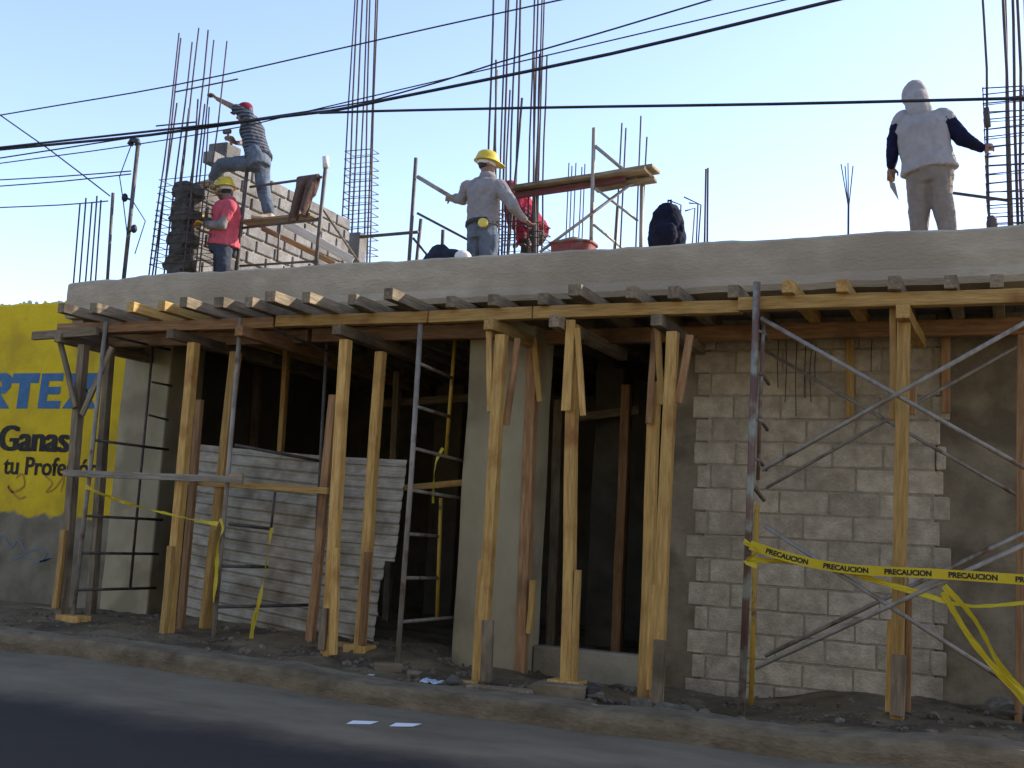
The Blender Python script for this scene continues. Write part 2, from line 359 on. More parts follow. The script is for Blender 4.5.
# right hand block wall with its mortar core
WY = 1.2
TR = random.Random(5); TL_ = [TR.uniform(.0, .05)+(.05 if k % 2 else 0) for k in range(20)]; TR_ = [TR.uniform(0, .04)+(.05 if k % 2 else 0) for k in range(20)]
tooth = lambda row: TL_[row]
bwall = blockwork('wall', (-2.63, WY, 0), (1, 0, 0), 2.13, -.2, 2.98, .14, (0, -1, 0), M_BLOCK, bld, seed=3, left=tooth, right=lambda row: TR_[row])
box('mortar_bed', (-2.47, WY+.004, -.25), (-.62, WY+.13, 3.08), M_MORT, bwall, 0)
# columns, sills, plain walls
def column(x0, x1, y0, y1, m, z1=3.08, z0=-.3):
    bm = bmesh.new(); n = 12; rings = []
    for i in range(n+1):
        z = z0+(z1-z0)*i/n; d = .008*noise.noise((x0, z*2, 0))
        rings.append([bm.verts.new(p) for p in ((x0+d, y0+d, z), (x1+d, y0-d, z), (x1-d, y1, z), (x0, y1, z))])
    for a, b in zip(rings, rings[1:]):
        for j in range(4): bm.faces.new((a[j], a[(j+1) % 4], b[(j+1) % 4], b[j]))
    bm.faces.new(rings[0][::-1]); bm.faces.new(rings[-1])
    bm.normal_update(); bmesh.ops.bevel(bm, geom=[e for e in bm.edges if e.calc_face_angle(0) > .6 and abs(e.verts[0].co.z-e.verts[1].co.z) > .1], offset=.012, segments=1, affect='EDGES')
    return build('column', bm, m, bld)
column(-9.14, -8.47, 1.19, 1.75, M_COLM)
column(-4.58, -3.93, .72, 1.15, M_COLM)
column(-2.86, -2.475, 1.212, 1.6, M_PIER)
column(-.615, .12, 1.212, 1.7, M_PIER)
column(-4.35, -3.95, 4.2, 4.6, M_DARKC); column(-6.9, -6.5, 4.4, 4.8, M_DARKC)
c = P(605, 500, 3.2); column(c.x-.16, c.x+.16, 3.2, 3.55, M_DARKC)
box('sill_wall', (-3.925, 1.0, -.3), (-2.865, 1.18, .15), M_CONC, bld, .015)
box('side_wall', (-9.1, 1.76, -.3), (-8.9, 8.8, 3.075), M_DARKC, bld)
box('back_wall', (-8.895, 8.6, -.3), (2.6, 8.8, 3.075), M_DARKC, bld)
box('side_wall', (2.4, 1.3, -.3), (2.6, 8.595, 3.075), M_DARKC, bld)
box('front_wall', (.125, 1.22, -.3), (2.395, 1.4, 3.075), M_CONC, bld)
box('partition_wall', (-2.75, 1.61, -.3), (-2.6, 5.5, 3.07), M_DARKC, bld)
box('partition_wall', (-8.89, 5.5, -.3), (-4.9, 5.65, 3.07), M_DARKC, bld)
box('edge_beam', (-9.04, .28, 2.82), (-8.88, 1.18, 3.075), M_CONC, bld)
box('lintel', (-2.86, 1.25, 2.98), (-.46, 1.5, 3.078), M_CONC, bld)

# ------------------------------------------------------------------ neighbour's painted wall with its lettering
def yellow_mat():
    m = mat('yellow_advert_paint', (.51, .355, .009), (.61, .43, .012), .9, 2.2, bump=.35, bscale=20, blotch=(.42, .29, .014), bl_scale=1.5)
    t = m.node_tree; L = t.links.new; b = t.nodes['Principled BSDF']; src = b.inputs['Base Color'].links[0].from_socket
    tc = N(t, 'ShaderNodeTexCoord'); sx = N(t, 'ShaderNodeSeparateXYZ'); L(tc.outputs['Object'], sx.inputs[0])
    nz = N(t, 'ShaderNodeTexNoise'); nz.inputs['Scale'].default_value = 4; nz.inputs['Detail'].default_value = 7; L(tc.outputs['Object'], nz.inputs['Vector'])
    a = N(t, 'ShaderNodeMath', operation='MULTIPLY_ADD'); L(nz.outputs['Fac'], a.inputs[0]); a.inputs[1].default_value = .28; L(sx.outputs[2], a.inputs[2])
    r = N(t, 'ShaderNodeMapRange'); L(a.outputs[0], r.inputs['Value']); r.inputs['From Min'].default_value = 1.15; r.inputs['From Max'].default_value = 1.19
    n2 = N(t, 'ShaderNodeTexNoise'); n2.inputs['Scale'].default_value = 3; n2.inputs['Detail'].default_value = 8; L(tc.outputs['Object'], n2.inputs['Vector'])
    r2 = N(t, 'ShaderNodeValToRGB'); r2.color_ramp.elements[0].color = (.11, .093, .06, 1); r2.color_ramp.elements[1].color = (.20, .172, .118, 1); L(n2.outputs['Fac'], r2.inputs[0])
    r2.color_ramp.elements[0].position = .35; r2.color_ramp.elements[1].position = .65
    mx = N(t, 'ShaderNodeMix', data_type='RGBA'); L(r.outputs[0], mx.inputs['Factor']); L(r2.outputs[0], mx.inputs['A']); L(src, mx.inputs['B'])
    L(mx.outputs['Result'], b.inputs['Base Color']); return m
yw = thing('painted_wall', 'yellow painted boundary wall with blue and black advert lettering, bare grey along its foot', 'wall', (-10, 1.25, 0))
YF = 1.22
bm = bmesh.new(); prev = None
for x in fr(-15, -9.145, 90):
    zt = 3.52+.02*noise.noise((x*3, 0, 0))+.03*noise.noise((x*9, 0, 2))
    ring = [bm.verts.new(p) for p in ((x, YF+.006*noise.noise((x, 1, 0)), -.3), (x, YF, 1.2), (x, YF, zt-.03), (x, YF+.03, zt), (x, YF+.2, zt), (x, YF+.2, -.3))]
    if prev:
        for j in range(6): bm.faces.new((prev[j], ring[j], ring[(j+1) % 6], prev[(j+1) % 6]))
    else: bm.faces.new(ring)
    prev = ring
bm.faces.new(prev[::-1]); bmesh.ops.recalc_face_normals(bm, faces=bm.faces)
build('wall', bm, yellow_mat(), yw, origin=V((-10, 1.25, 0)))
bm = bmesh.new()                                                       # crumbled white mortar along the coping
for i in range(70):
    x = random.uniform(-12, -9.18); r = random.uniform(.012, .035)
    bmesh.ops.create_icosphere(bm, subdivisions=1, radius=r, matrix=Matrix.Translation((x, YF+.05+random.random()*.1, 3.53+.02*noise.noise((x*3, 0, 0))+.03*noise.noise((x*9, 0, 2)))))
build('coping_mortar', bm, M_WPL, yw)
def wall_text(s, px0, px1, ybase, ytop, m, off, name, spread=0):
    out = bmesh.new()
    for ci, dx in enumerate((0,) if not spread else (-spread, 0, spread)):
        bm = text_bm(s, off); x0, x1, y0, y1 = bounds(bm)
        A = P(px0, ybase, YF); B = P(px1, ybase, YF); T = P(px0, ytop, YF); kx = (B.x-A.x)/(x1-x0); kz = (T.z-A.z)/.7   # cap height of the built-in font
        for v in bm.verts: v.co = V((A.x+(v.co.x-x0+dx)*kx, YF-.004-ci*.0006, A.z+v.co.y*kz))
        bmesh.ops.recalc_face_normals(bm, faces=bm.faces)
        me = bpy.data.meshes.new('tmp'); bm.to_mesh(me); bm.free(); out.from_mesh(me); bpy.data.meshes.remove(me)
    return build(name, out, m, yw)
def poly_letters(polys, px0, px1, ybase, ytop, m, name):
    A = P(px0, ybase, YF); B = P(px1, ybase, YF); T = P(px0, ytop, YF); bm = bmesh.new()
    for pl in polys:
        bm.faces.new([bm.verts.new((A.x+(B.x-A.x)*u, YF-.004, A.z+(T.z-A.z)*w)) for u, w in pl])
    bmesh.ops.recalc_face_normals(bm, faces=bm.faces); return build(name, bm, m, yw)
def RL(x, w):      # slab letters in a 0..1 box
    return lambda pts: [(x+w*u, z) for u, z in pts]
E_ = [[(0, 0), (.36, 0), (.40, 1), (.04, 1)], [(.40, 1), (.392, .78), (1.0, .78), (1.02, 1)], [(.388, .62), (.38, .40), (.93, .40), (.95, .62)], [(.368, .22), (.36, 0), (.98, 0), (1.0, .22)]]
T_ = [[(.02, 1), (0, .72), (1, .72), (1.02, 1)], [(.30, .72), (.28, 0), (.68, 0), (.70, .72)]]
X_ = [[(0, 0), (.40, 0), (1.04, 1), (.64, 1)], [(.04, 1), (.44, 1), (.56, .70), (.40, .42)], [(.46, .40), (.62, .66), (1.0, 0), (.60, 0)]]
R_ = [[(0, 0), (.34, 0), (.36, 1), (.02, 1)], [(.36, 1), (.355, .78), (.70, .78), (.85, 1)], [(.85, 1), (.70, .78), (.72, .62), (1.02, .60), (1.03, .88)], [(.35, .62), (.345, .42), (.85, .42), (1.02, .60), (.72, .62)], [(.42, .42), (.70, .42), (1.05, 0), (.68, 0)]]
for pl, a, b in ((R_, -22, 8), (T_, 9, 36), (E_, 37.5, 60), (X_, 62, 96)):
    poly_letters(pl, a, b, 408.5, 373.5, M_BLUEP, 'letter')
bm = bmesh.new(); c0 = P(106, 376, YF)
for k in range(14):
    a0, a1 = 2*math.pi*k/14, 2*math.pi*(k+1)/14
    bm.faces.new([bm.verts.new((c0.x+r*math.cos(t), YF-.004, c0.z+r*math.sin(t))) for r, t in ((.05, a0), (.05, a1), (.038, a1), (.038, a0))])
tb = text_bm('R', .01); x0, x1, y0, y1 = bounds(tb); me = bpy.data.meshes.new('tmp')
for v in tb.verts: v.co = V((c0.x+(v.co.x-(x0+x1)/2)*.075, YF-.004, c0.z+(v.co.y-.35)*.075))
tb.to_mesh(me); bm.from_mesh(me); tb.free(); bpy.data.meshes.remove(me)
build('letter', bm, M_BLUEP, yw)
wall_text('Ganas', -1, 68, 450, 425, M_BLK, .008, 'lettering', .05)
wall_text('tu Profesión', 3, 98, 473.5, 456, M_BLK, .016, 'lettering', .014)
def scribble(pts, w, m):
    bm = bmesh.new(); q = []
    for i in range(len(pts)-1):
        for k in range(6):
            t = k/6; p0, p1, p2, p3 = [V(pts[max(0, min(len(pts)-1, i+j))]) for j in (-1, 0, 1, 2)]
            q.append(.5*((2*p1)+(p2-p0)*t+(2*p0-5*p1+4*p2-p3)*t*t+(3*p1-p0-3*p2+p3)*t**3))
    w3 = [P(p.x, p.y, YF-.005) for p in q]; prev = None
    for i, p in enumerate(w3):
        d = (w3[min(i+1, len(w3)-1)]-w3[max(i-1, 0)]); n = V((-d.z, 0, d.x)); n = n.normalized()*w if n.length > 1e-6 else V((0, 0, w))
        r = (bm.verts.new(p+n), bm.verts.new(p-n))
        if prev: bm.faces.new((prev[0], r[0], r[1], prev[1]))
        prev = r
    return build('graffiti', bm, m, yw)
M_GRB = mat('brown_spray', (.33, .17, .03), (.40, .22, .03), .9); M_GBL = mat('blue_spray', (.10, .13, .16), (.15, .17, .19), .9)
scribble([(16, 478), (22, 474), (24, 486), (12, 492), (8, 486), (18, 498), (26, 496)], .012, M_GRB)
scribble([(45, 476), (52, 483), (46, 492), (55, 488), (64, 476), (60, 494)], .010, M_GRB)
scribble([(-6, 542), (4, 536), (10, 548), (18, 540), (26, 552), (38, 548), (46, 554), (40, 562), (54, 556)], .011, M_GBL)
scribble([(12, 560), (24, 556), (36, 562), (52, 558)], .009, M_GBL)

# ------------------------------------------------------------------ timber falsework: ledgers, cross beams, joists
def timber(name, label, cat, a, b, w, d, m, group, ydir=(0, 1, 0), warp=.004):
    o = stick(name, a, b, w, d, m, None, ydir, warp=warp); return tag(o, label, cat, group)
G_L = 'ledger beams along the slab edge'
LZ = 2.91
for x0, x1, y, m, lab in ((60, 276, -.02, M_REDW, 'reddish front ledger beam at the yellow wall end of the scaffolding'),
                          (278, 430, -.02, M_PINE, 'pale front ledger beam above the corrugated sheets'),
                          (431, 534, -.03, M_PINE, 'short pale front ledger beam over the smooth concrete column'),
                          (535, 742, -.02, M_PINE, 'pale front ledger beam crossing over the dark doorway'),
                          (739, 1060, -.07, M_PINE, 'long pale front ledger beam in front of the block wall')):
    a = P(x0, 325-.0377*(x0-82)+5, y); b = P(x1, 325-.0377*(x1-82)+5, y); zz = random.uniform(-.006, .006)
    timber('ledger_beam', lab, 'beam', V((a.x, y, LZ+zz)), V((b.x, y, LZ-zz*.5)), .09, .10, m, G_L, (0, 0, 1))
G_C = 'cross beams on top of the props'
for i, (x, y, l, m, lab) in enumerate(((57, 341, 1.6, M_GREYW, 'dark cross beam end above the Y shaped prop by the yellow wall'), (172, 333, 1.5, M_GREYW, 'pale sawn cross beam end on the first prop beside the grey column'),
        (243, 330, 1.4, M_REDW, 'reddish cross beam above the second prop at the corrugated sheets'), (336, 330, 1.5, M_GREYW, 'cross beam end above the tall prop at the middle of the corrugated sheets'),
        (490, 325, 1.0, M_PINE, 'cross beam end resting over the smooth column prop'), (557, 320, 1.6, M_GREYW, 'blunt grey cross beam end beside the gusseted doorway prop'),
        (656, 320, 1.7, M_GREYW, 'grey cross beam end over the doubled doorway props'), (903, 308, 1.2, M_PINE, 'pale cross beam end over the lone prop at the block wall'))):
    c = P(x, y, -.14); z = 2.808
    timber('cross_beam', lab, 'beam', V((c.x, -.14-.03*(i % 3), z)), V((c.x+.02*(i % 2), -.14+l, z)), .09, .095, m, G_C, (0, 0, 1))
timber('outrigger_board', 'weathered board jutting left past the yellow wall lettering at the slab corner', 'board', P(33, 336, -.1), P(98, 331, -.1), .045, .085, M_GREYW, None, (0, 0, 1))
G_R = 'rear ledger beams'
for x0, x1, lab in ((135, 330, 'dark reddish rear ledger beam over the left opening'), (334, 520, 'dark reddish rear ledger beam over the middle opening'), (545, 760, 'rear ledger beam over the doorway'), (764, 1060, 'reddish rear ledger beam on the face of the block wall')):
    a = P(x0, 325, .95); b = P(x1, 325, .95); timber('rear_ledger_beam', lab, 'beam', V((a.x, .62 if x1 < 760 else .98, 2.905)), V((b.x, .62 if x1 < 760 else .98, 2.9)), .08, .13, M_REDW, G_R, (0, 0, 1))
# joists with ragged outer ends, most of them stubs to the right
JE = [(58, 303, 'dark joist end at the far corner of the slab by the yellow wall'), (90, 303, 'sunlit joist end second from the yellow wall corner'), (127, 302, 'square pale joist end third from the yellow wall corner'), (158, 301, 'short pale joist end fourth from the yellow wall corner'),
      (180, 297, 'sun-tipped joist left of the dark plank gap'), (214, 297, 'dark thick joist under the pink shirted worker'), (245, 297, 'sun-tipped joist beneath the feet of the pink shirted worker'), (265, 291, 'broad joist with the largest sunlit end'),
      (302, 292, 'joist with a small sunlit tip beneath the roof scaffold frame'), (348, 294, 'grey joist end left of the long protruding joist'), (384, 288, 'long protruding grey joist left of the central scaffold pole'),
      (446, 296, 'stub joist end between the central scaffold pole and the column'), (488, 294, 'stub joist end above the smooth concrete column'), (538, 294, 'stub joist end just right of the smooth concrete column'), (568, 284, 'long slanting joist end above the gusseted doorway prop'),
      (626, 286, 'joist end under the right scaffold frame on the roof'), (668, 286, 'joist end under the dark backpack'), (728, 285, 'joist end just left of the rusty scaffold post'), (782, 280, 'pale joist end just right of the rusty scaffold post'),
      (836, 279, 'pale joist end over the middle of the block wall'), (888, 276, 'dark joist end above the lone block wall prop'), (944, 275, 'dark joist end under the hooded worker'), (990, 276, 'rightmost joist end under the right rebar column')]
for i, (x, y, lab) in enumerate(JE):
    e = PZ(x, y, 3.06); ye = max(-.95, min(-.12, e.y)); xx = P(x, y, ye).x
    w = .11 if i in (5, 7, 14) else .085
    timber('joist', lab, 'joist', V((xx+w/2, ye, 3.012)), V((xx+w/2+random.uniform(-.03, .03), 5.4, 3.012)), w, .095, (M_PINE if x > 750 and i < 20 or i in (2, 3) else M_GREYW), 'joists under the slab edge', (0, 0, 1), warp=.002)
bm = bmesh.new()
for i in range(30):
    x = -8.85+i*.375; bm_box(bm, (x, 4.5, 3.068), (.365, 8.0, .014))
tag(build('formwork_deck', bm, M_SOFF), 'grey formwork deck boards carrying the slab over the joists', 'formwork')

# ------------------------------------------------------------------ timber props
G_P = 'timber props under the slab'
def prop(label, top, bot, Y, w=.09, d=.09, m=M_PINE, laps=(), braces=(), block=None, parts_top=None, group=G_P, Yt=None):
    t = P(*top, Y if Yt is None else Yt); b = P(*bot, Y); gb = gz(b.x, b.y)
    r = thing('timber_prop', label, 'prop', b, group)
    stick('post', V((b.x, b.y, min(b.z, gb-.02))), t, w, d, m, r)
    for (a, c, dy, ww, mm) in laps:              # spliced boards nailed beside or in front of the post
        p, q = P(*a, Y+dy), P(*c, Y+dy); stick('lap_board', q, p, ww, .045, mm, r)
    for (a, c, dy, ww, mm) in braces:
        p, q = P(*a, Y+dy), P(*c, Y+dy); stick('brace', q, p, ww, .03, mm, r)
    if block:
        box('base_block', (b.x-block/2, b.y-.1, gb-.03), (b.x+block/2, b.y+.1, gb+.05), M_PINE, r)
    return r
prop('Y shaped dark prop with two knee braces in front of the yellow lettering', (84, 345), (62, 612), 0, .085, .085, M_GREYW,
     laps=[((64, 530), (55, 608), -.07, .06, M_PINE)], braces=[((60, 341), (75, 408), -.065, .055, M_GREYW), ((112, 347), (82, 415), -.065, .06, M_GREYW)])
prop('brown prop behind the tall scaffold pole at the yellow wall', (110, 350), (91, 612), .45, .08, .08, M_GREYW)
prop('pale prop in front of the grey left column, spliced at its foot', (194, 343), (168, 632), 0, .086, .086, M_PINE,
     laps=[((171, 546), (163, 634), -.075, .065, M_PINE)])
prop('red-brown board prop right behind the prop by the grey left column', (200, 400), (181, 622), .25, .07, .05, M_REDW)
prop('pale prop at the left edge of the corrugated sheets, paired with a scaffold pole', (236, 352), (205, 627), .35, .085, .085, M_PINE,
     laps=[((214, 530), (202, 628), -.07, .05, M_PINE)])
prop('thin yellowish prop inside the opening over the corrugated sheets', (287, 345), (270, 640), 1.6, .06, .06, M_PINE)
prop('red-brown prop with peeling steel bands in the middle of the corrugated sheets', (334, 395), (310, 640), .42, .08, .06, M_REDW)
prop('tall bright prop with a long spliced foot in front of the corrugated sheets', (346, 340), (327, 652), 0, .086, .086, M_PINE,
     laps=[((336, 548), (333, 655), -.075, .065, M_PINE), ((325, 608), (322, 650), -.05, .07, M_GREYW)])
prop('prop with a reddish upper half left of the central scaffold pole', (381, 352), (360, 645), .3, .082, .082, M_PINE,
     laps=[((368, 552), (362, 645), -.07, .06, M_REDW)], block=.22)
prop('bright prop against the smooth concrete column with nailed strips at its head', (502, 335), (480, 684), -.06, .086, .086, M_PINE,
     laps=[((482, 560), (475, 684), -.02, .05, M_PINE), ((488, 620), (486, 682), -.07, .09, M_GREYW)],
     braces=[((489, 320), (490, 412), -.02, .05, M_PINE), ((518, 338), (506, 425), .06, .055, M_REDW)])
prop('reddish prop at the doorway edge of the smooth concrete column', (534, 345), (523, 636), .75, .095, .09, M_REDW,
     laps=[((533, 580), (529, 634), -.06, .05, M_PINE)], braces=[((534, 338), (540, 402), -.08, .05, M_PINE)])
prop('bright doorway prop with an inverted V of gusset boards at its head', (574, 325), (567, 683), 0, .086, .086, M_PINE,
     laps=[((578, 570), (574, 683), -.02, .05, M_PINE)],
     braces=[((571, 320), (566, 411), -.075, .075, M_PINE), ((577, 328), (583, 416), -.07, .045, M_PINE)], block=.26)
prop('left one of the doubled doorway props, orange-brown and shorter', (655, 382), (645, 658), .3, .085, .085, M_PINE,
     braces=[((655, 330), (649, 424), -.08, .05, M_REDW), ((657, 322), (662, 405), -.16, .05, M_PINE)])
prop('right one of the doubled doorway props, pale and reaching nearer the kerb', (673, 332), (656, 704), -.05, .088, .08, M_PINE,
     laps=[((653, 585), (650, 690), -.02, .045, M_PINE), ((660, 640), (656, 704), -.07, .08, M_GREYW)],
     braces=[((690, 335), (678, 403), .02, .06, M_REDW)])
prop('lone pale prop standing in front of the block wall behind the caution tape', (904, 318), (897, 718), .02, .088, .08, M_PINE,
     laps=[((899, 655), (897, 716), -.07, .095, M_GREYW), ((891, 620), (889, 712), .01, .05, M_PINE), ((909, 590), (907, 712), .01, .045, M_REDW)],
     braces=[((893, 307), (893, 420), 0, .05, M_PINE), ((913, 385), (912, 415), .05, .05, M_REDW)])
prop('reddish pole prop at the right edge beside the dark concrete pier', (1021, 335), (1018, 690), .6, .05, .05, M_REDW)
prop('brown prop standing inside the dark doorway', (627, 385), (617, 640), 2.2, .09, .09, M_REDW)
prop('dim grey prop deep inside the dark doorway', (560, 400), (552, 640), 2.6, .10, .10, M_GREYW)
prop('dim prop inside the opening beside the central scaffold frame', (398, 372), (388, 600), 3.0, .08, .08, M_GREYW)
prop('slim prop far inside the left opening', (258, 362), (246, 600), 3.2, .08, .08, M_GREYW)
for x, y0, y1, m, lab in ((850, 345, 418, M_PINE, 'short bright board hung from the beam on the block wall'), (946, 340, 413, M_GREYW, 'short brownish board hung on the wall beside the dark pier')):
    timber('hanging_board', lab, 'board', P(x, y1, 1.14), P(x, y0-14, 1.14), .065, .04, M_PINE if m is M_PINE else M_REDW, 'boards hung under the rear beam')
tw = thing('tie_wires', 'thin dark tie wires dangling down the top of the block wall', 'wires', P(810, 480, 1.13))
for x, y0, y1 in ((779, 338, 388), (786, 340, 402), (797, 340, 416), (806, 338, 398), (812, 342, 402), (816, 345, 382), (872, 338, 372)):
    q = P(x, y0, 1.15); e = P(x-1, y1, 1.15); tube('wire', [q, q.lerp(e, .5)+V((random.uniform(-.012, .012), -.02, 0)), e], .0045, M_REBAR, tw, 5)
for (a, b, Y, lab) in (((375, 405), (470, 398), 2.4, 'reddish beam lying across the dim interior behind the scaffold frame'), ((560, 420), (640, 410), 2.0, 'brown horizontal rail tied across the interior doorway')):
    timber('interior_beam', lab, 'beam', P(*a, Y+1), P(*b, Y+1), .07, .09, M_GREYW, None, (0, 0, 1))
timber('interior_rail', 'pale rail across the lower opening behind the central scaffold frame', 'rail', P(405, 488, 1.3), P(470, 482, 1.3), .05, .06, M_PINE, None, (0, 0, 1))

# ------------------------------------------------------------------ scaffold frames in the street
RR = .021
def depth_pt(x, y, Xref): return PX(x, y, Xref)
fa = thing('street_scaffold', 'rusty ladder scaffold frame tied with caution tape next to the yellow wall', 'scaffold frame', P(72, 622, -.08))
tube('pole', [P(106, 322, -.08), P(90, 470, -.08), P(72, 624, -.08)], RR, M_STEEL, fa)
tube('pole', [P(153, 345, .75), P(141, 470, .75), P(130, 590, .75)], .014, M_DSTEEL, fa)
for a, b in (((94, 440), (160, 452)), ((87, 516), (136, 519)), ((82, 553), (132, 555)), ((79, 590), (160, 588))):
    A = P(*a, -.08); X = A.x; B = V((P(*b, 1.0).x*.0+X+.02, .95, A.z)); tube('rung', [A, B], .014, M_DSTEEL, fa)
for a, b in (((152, 382), (172, 386)), ((149, 415), (168, 420))): tube('rung', [P(*a, .75), P(*b, 1.1)], .012, M_DSTEEL, fa)
tube('diagonal_tube', [P(98, 333, -.08), P(170, 350, .9)], .014, M_DSTEEL, fa)
qb = P(72, 624, -.08); qz = gz(qb.x, qb.y); box('base_plate', (qb.x-.13, qb.y-.09, qz-.01), (qb.x+.15, qb.y+.09, qz+.055), M_PINE, fa)
fb = thing('street_scaffold', 'tall scaffold frame across the corrugated sheets with a brown upper pole', 'scaffold frame', P(213, 638, -.06))
tube('pole', [P(241, 318, -.06), P(228, 475, -.06), P(213, 642, -.06)], RR, M_STEEL, fb)
tube('pole', [P(327, 342, .62), P(320, 470, .62), P(311, 640, .62)], .017, M_DSTEEL, fb)
for a, b in (((242, 317), (327, 351)), ((235, 445), (320, 461)), ((229, 524), (272, 529)), ((222, 566), (268, 567)), ((217, 607), (309, 605))):
    A = P(*a, -.06); B = P(*b, .62 if b[0] > 300 else .3); tube('rung', [A, B], .015, M_DSTEEL, fb)
tube('inner_post', [P(275, 492, .3), P(271, 529, .3)], .012, M_DSTEEL, fb)
fc = thing('street_scaffold', 'central scaffold frame with a white pole and a yellow pole left of the smooth column', 'scaffold frame', P(397, 665, -.02))
tube('pole', [P(421, 318, -.02), P(411, 480, -.02), P(397, 668, -.02)], .023, M_STEEL, fc)
tube('pole', [P(455, 340, .85), P(446, 455, .85)], .018, M_YSTEEL, fc); tube('pole', [P(441, 498, .85), P(437, 618, .85)], .018, M_YSTEEL, fc)
for a, b in (((421, 364), (452, 378)), ((418, 407), (451, 417)), ((413, 448), (463, 461)), ((410, 490), (460, 498)), ((407, 534), (438, 536)), ((404, 578), (438, 578)), ((400, 622), (457, 617))):
    tube('rung', [P(*a, -.02), P(*b, .85)], .015, M_STEEL, fc)
box('base_block', P(397, 668, -.02)+V((-.12, -.1, -.10)), P(397, 668, -.02)+V((.12, .1, .0)), M_CONC, fc)
fd = thing('street_scaffold', 'rusty purple scaffold frame with crossed braces in front of the block wall', 'scaffold frame', P(740, 720, -.16))
tube('pole', [P(757, 282, -.16), P(750, 500, -.16), P(741, 722, -.16)], .027, M_RSTEEL, fd)
tube('inner_post', [P(764, 318, -.10), P(760, 410, -.10), P(758, 480, -.10)], .014, M_RSTEEL, fd)
tube('inner_post', [P(757, 505, .1), P(754, 600, .1), P(751, 705, .1)], .019, M_YSTEEL, fd)
for y in (330, 372, 418, 458):
    tube('rung', [P(756-(y-330)*.03, y, -.16), P(764-(y-330)*.03, y+3, -.1), P(770-(y-330)*.03, y+12, .15)], .013, M_RSTEEL, fd)
tube('rung', [P(752, 485, -.16), P(764, 500, .1)], .016, M_RSTEEL, fd)
for a, b, Y, r in (((761, 318), (1060, 488), -.17, .016), ((1060, 303), (762, 470), -.19, .016), ((764, 350), (1060, 520), .95, .014), ((1060, 322), (766, 488), .95, .014),
                   ((765, 526), (1060, 716), -.17, .016), ((755, 668), (1060, 528), -.19, .016), ((765, 656), (1060, 515), .5, .016)):
    tube('cross_brace', [P(*a, Y), P(*b, Y)], r, M_STEEL, fd, 8)
dk = timber('scaffold_plank', 'grey mortar-stained plank tied across the two left scaffold frames', 'plank', P(64, 473, -.14), P(243, 480, -.14), .035, .062, mat('mortar_stained_wood', (.15, .128, .095), (.30, .265, .20), .9, 3, WST, bump=.3), None, (0, 0, 1))
timber('scaffold_plank', 'yellowish plank across the corrugated sheets at chest height', 'plank', P(185, 482, .3), P(328, 491, .3), .035, .06, M_PINE, None, (0, 0, 1))
timber('short_batten', 'short pale batten stub beside the left scaffold pole', 'batten', P(230, 478, -.1), P(243, 478, -.1), .04, .07, M_PINE, None, (0, 0, 1))

# ------------------------------------------------------------------ corrugated sheets
def sheet(label, tl, tr, br, bl, Y, tear=None, seed=0):
    A, B, C, D = P(*tl, Y), P(*tr, Y), P(*br, Y), P(*bl, Y); bm = bmesh.new(); nu, nv = 44, 150; th = .004
    hgt = (A.z+B.z-C.z-D.z)/2; ribs = hgt/.105
    front = []
    for j in range(nv+1):
        v = j/nv; row = []
        for i in range(nu+1):
            u = i/nu; p = A.lerp(B, u).lerp(D.lerp(C, u), v)
            ph = (v*ribs) % 1; w = .016*(1-min(1, abs(ph-.5)*6)**2) if abs(ph-.5) < 1/6 else (-.002 if ph < .12 else 0)
            p.y += -w+.009*noise.noise((p.x*2.3+seed, p.z*2.3, 0))+.005*noise.noise((p.x*7, p.z*7, seed))
            if v > .97: p.z += .015*noise.noise((p.x*6, seed, 3))
            row.append(bm.verts.new(p))
        front.append(row)
    for j in range(nv):
        for i in range(nu):
            u = (i+.5)/nu; v = (j+.5)/nv
            if tear and u > tear(v): continue
            bm.faces.new((front[j][i], front[j+1][i], front[j+1][i+1], front[j][i+1]))
    bmesh.ops.delete(bm, geom=[v for v in bm.verts if not v.link_faces], context='VERTS')
    bm.normal_update(); g = bmesh.ops.solidify(bm, geom=bm.faces[:], thickness=th)
    return tag(build('corrugated_sheet', bm, M_SHEET, smooth=False), label, 'metal sheet', 'corrugated sheets closing the opening')
sheet('narrow corrugated sheet behind the spliced prop at the grey left column', (197, 444), (226, 447), (213, 622), (180, 613), .78, seed=2)
sheet('wide dented corrugated sheet behind the hanging yellow tape', (222, 447), (326, 456), (309, 640), (210, 618), .72, seed=5)
sheet('corrugated sheet with a torn right edge left of the central scaffold pole', (322, 456), (407, 460), (384, 650), (303, 637), .76,
      tear=lambda v: 1 if v < .54 else .86+.04*(1-v)+.02*noise.noise((v*14, 0, 0)), seed=9)

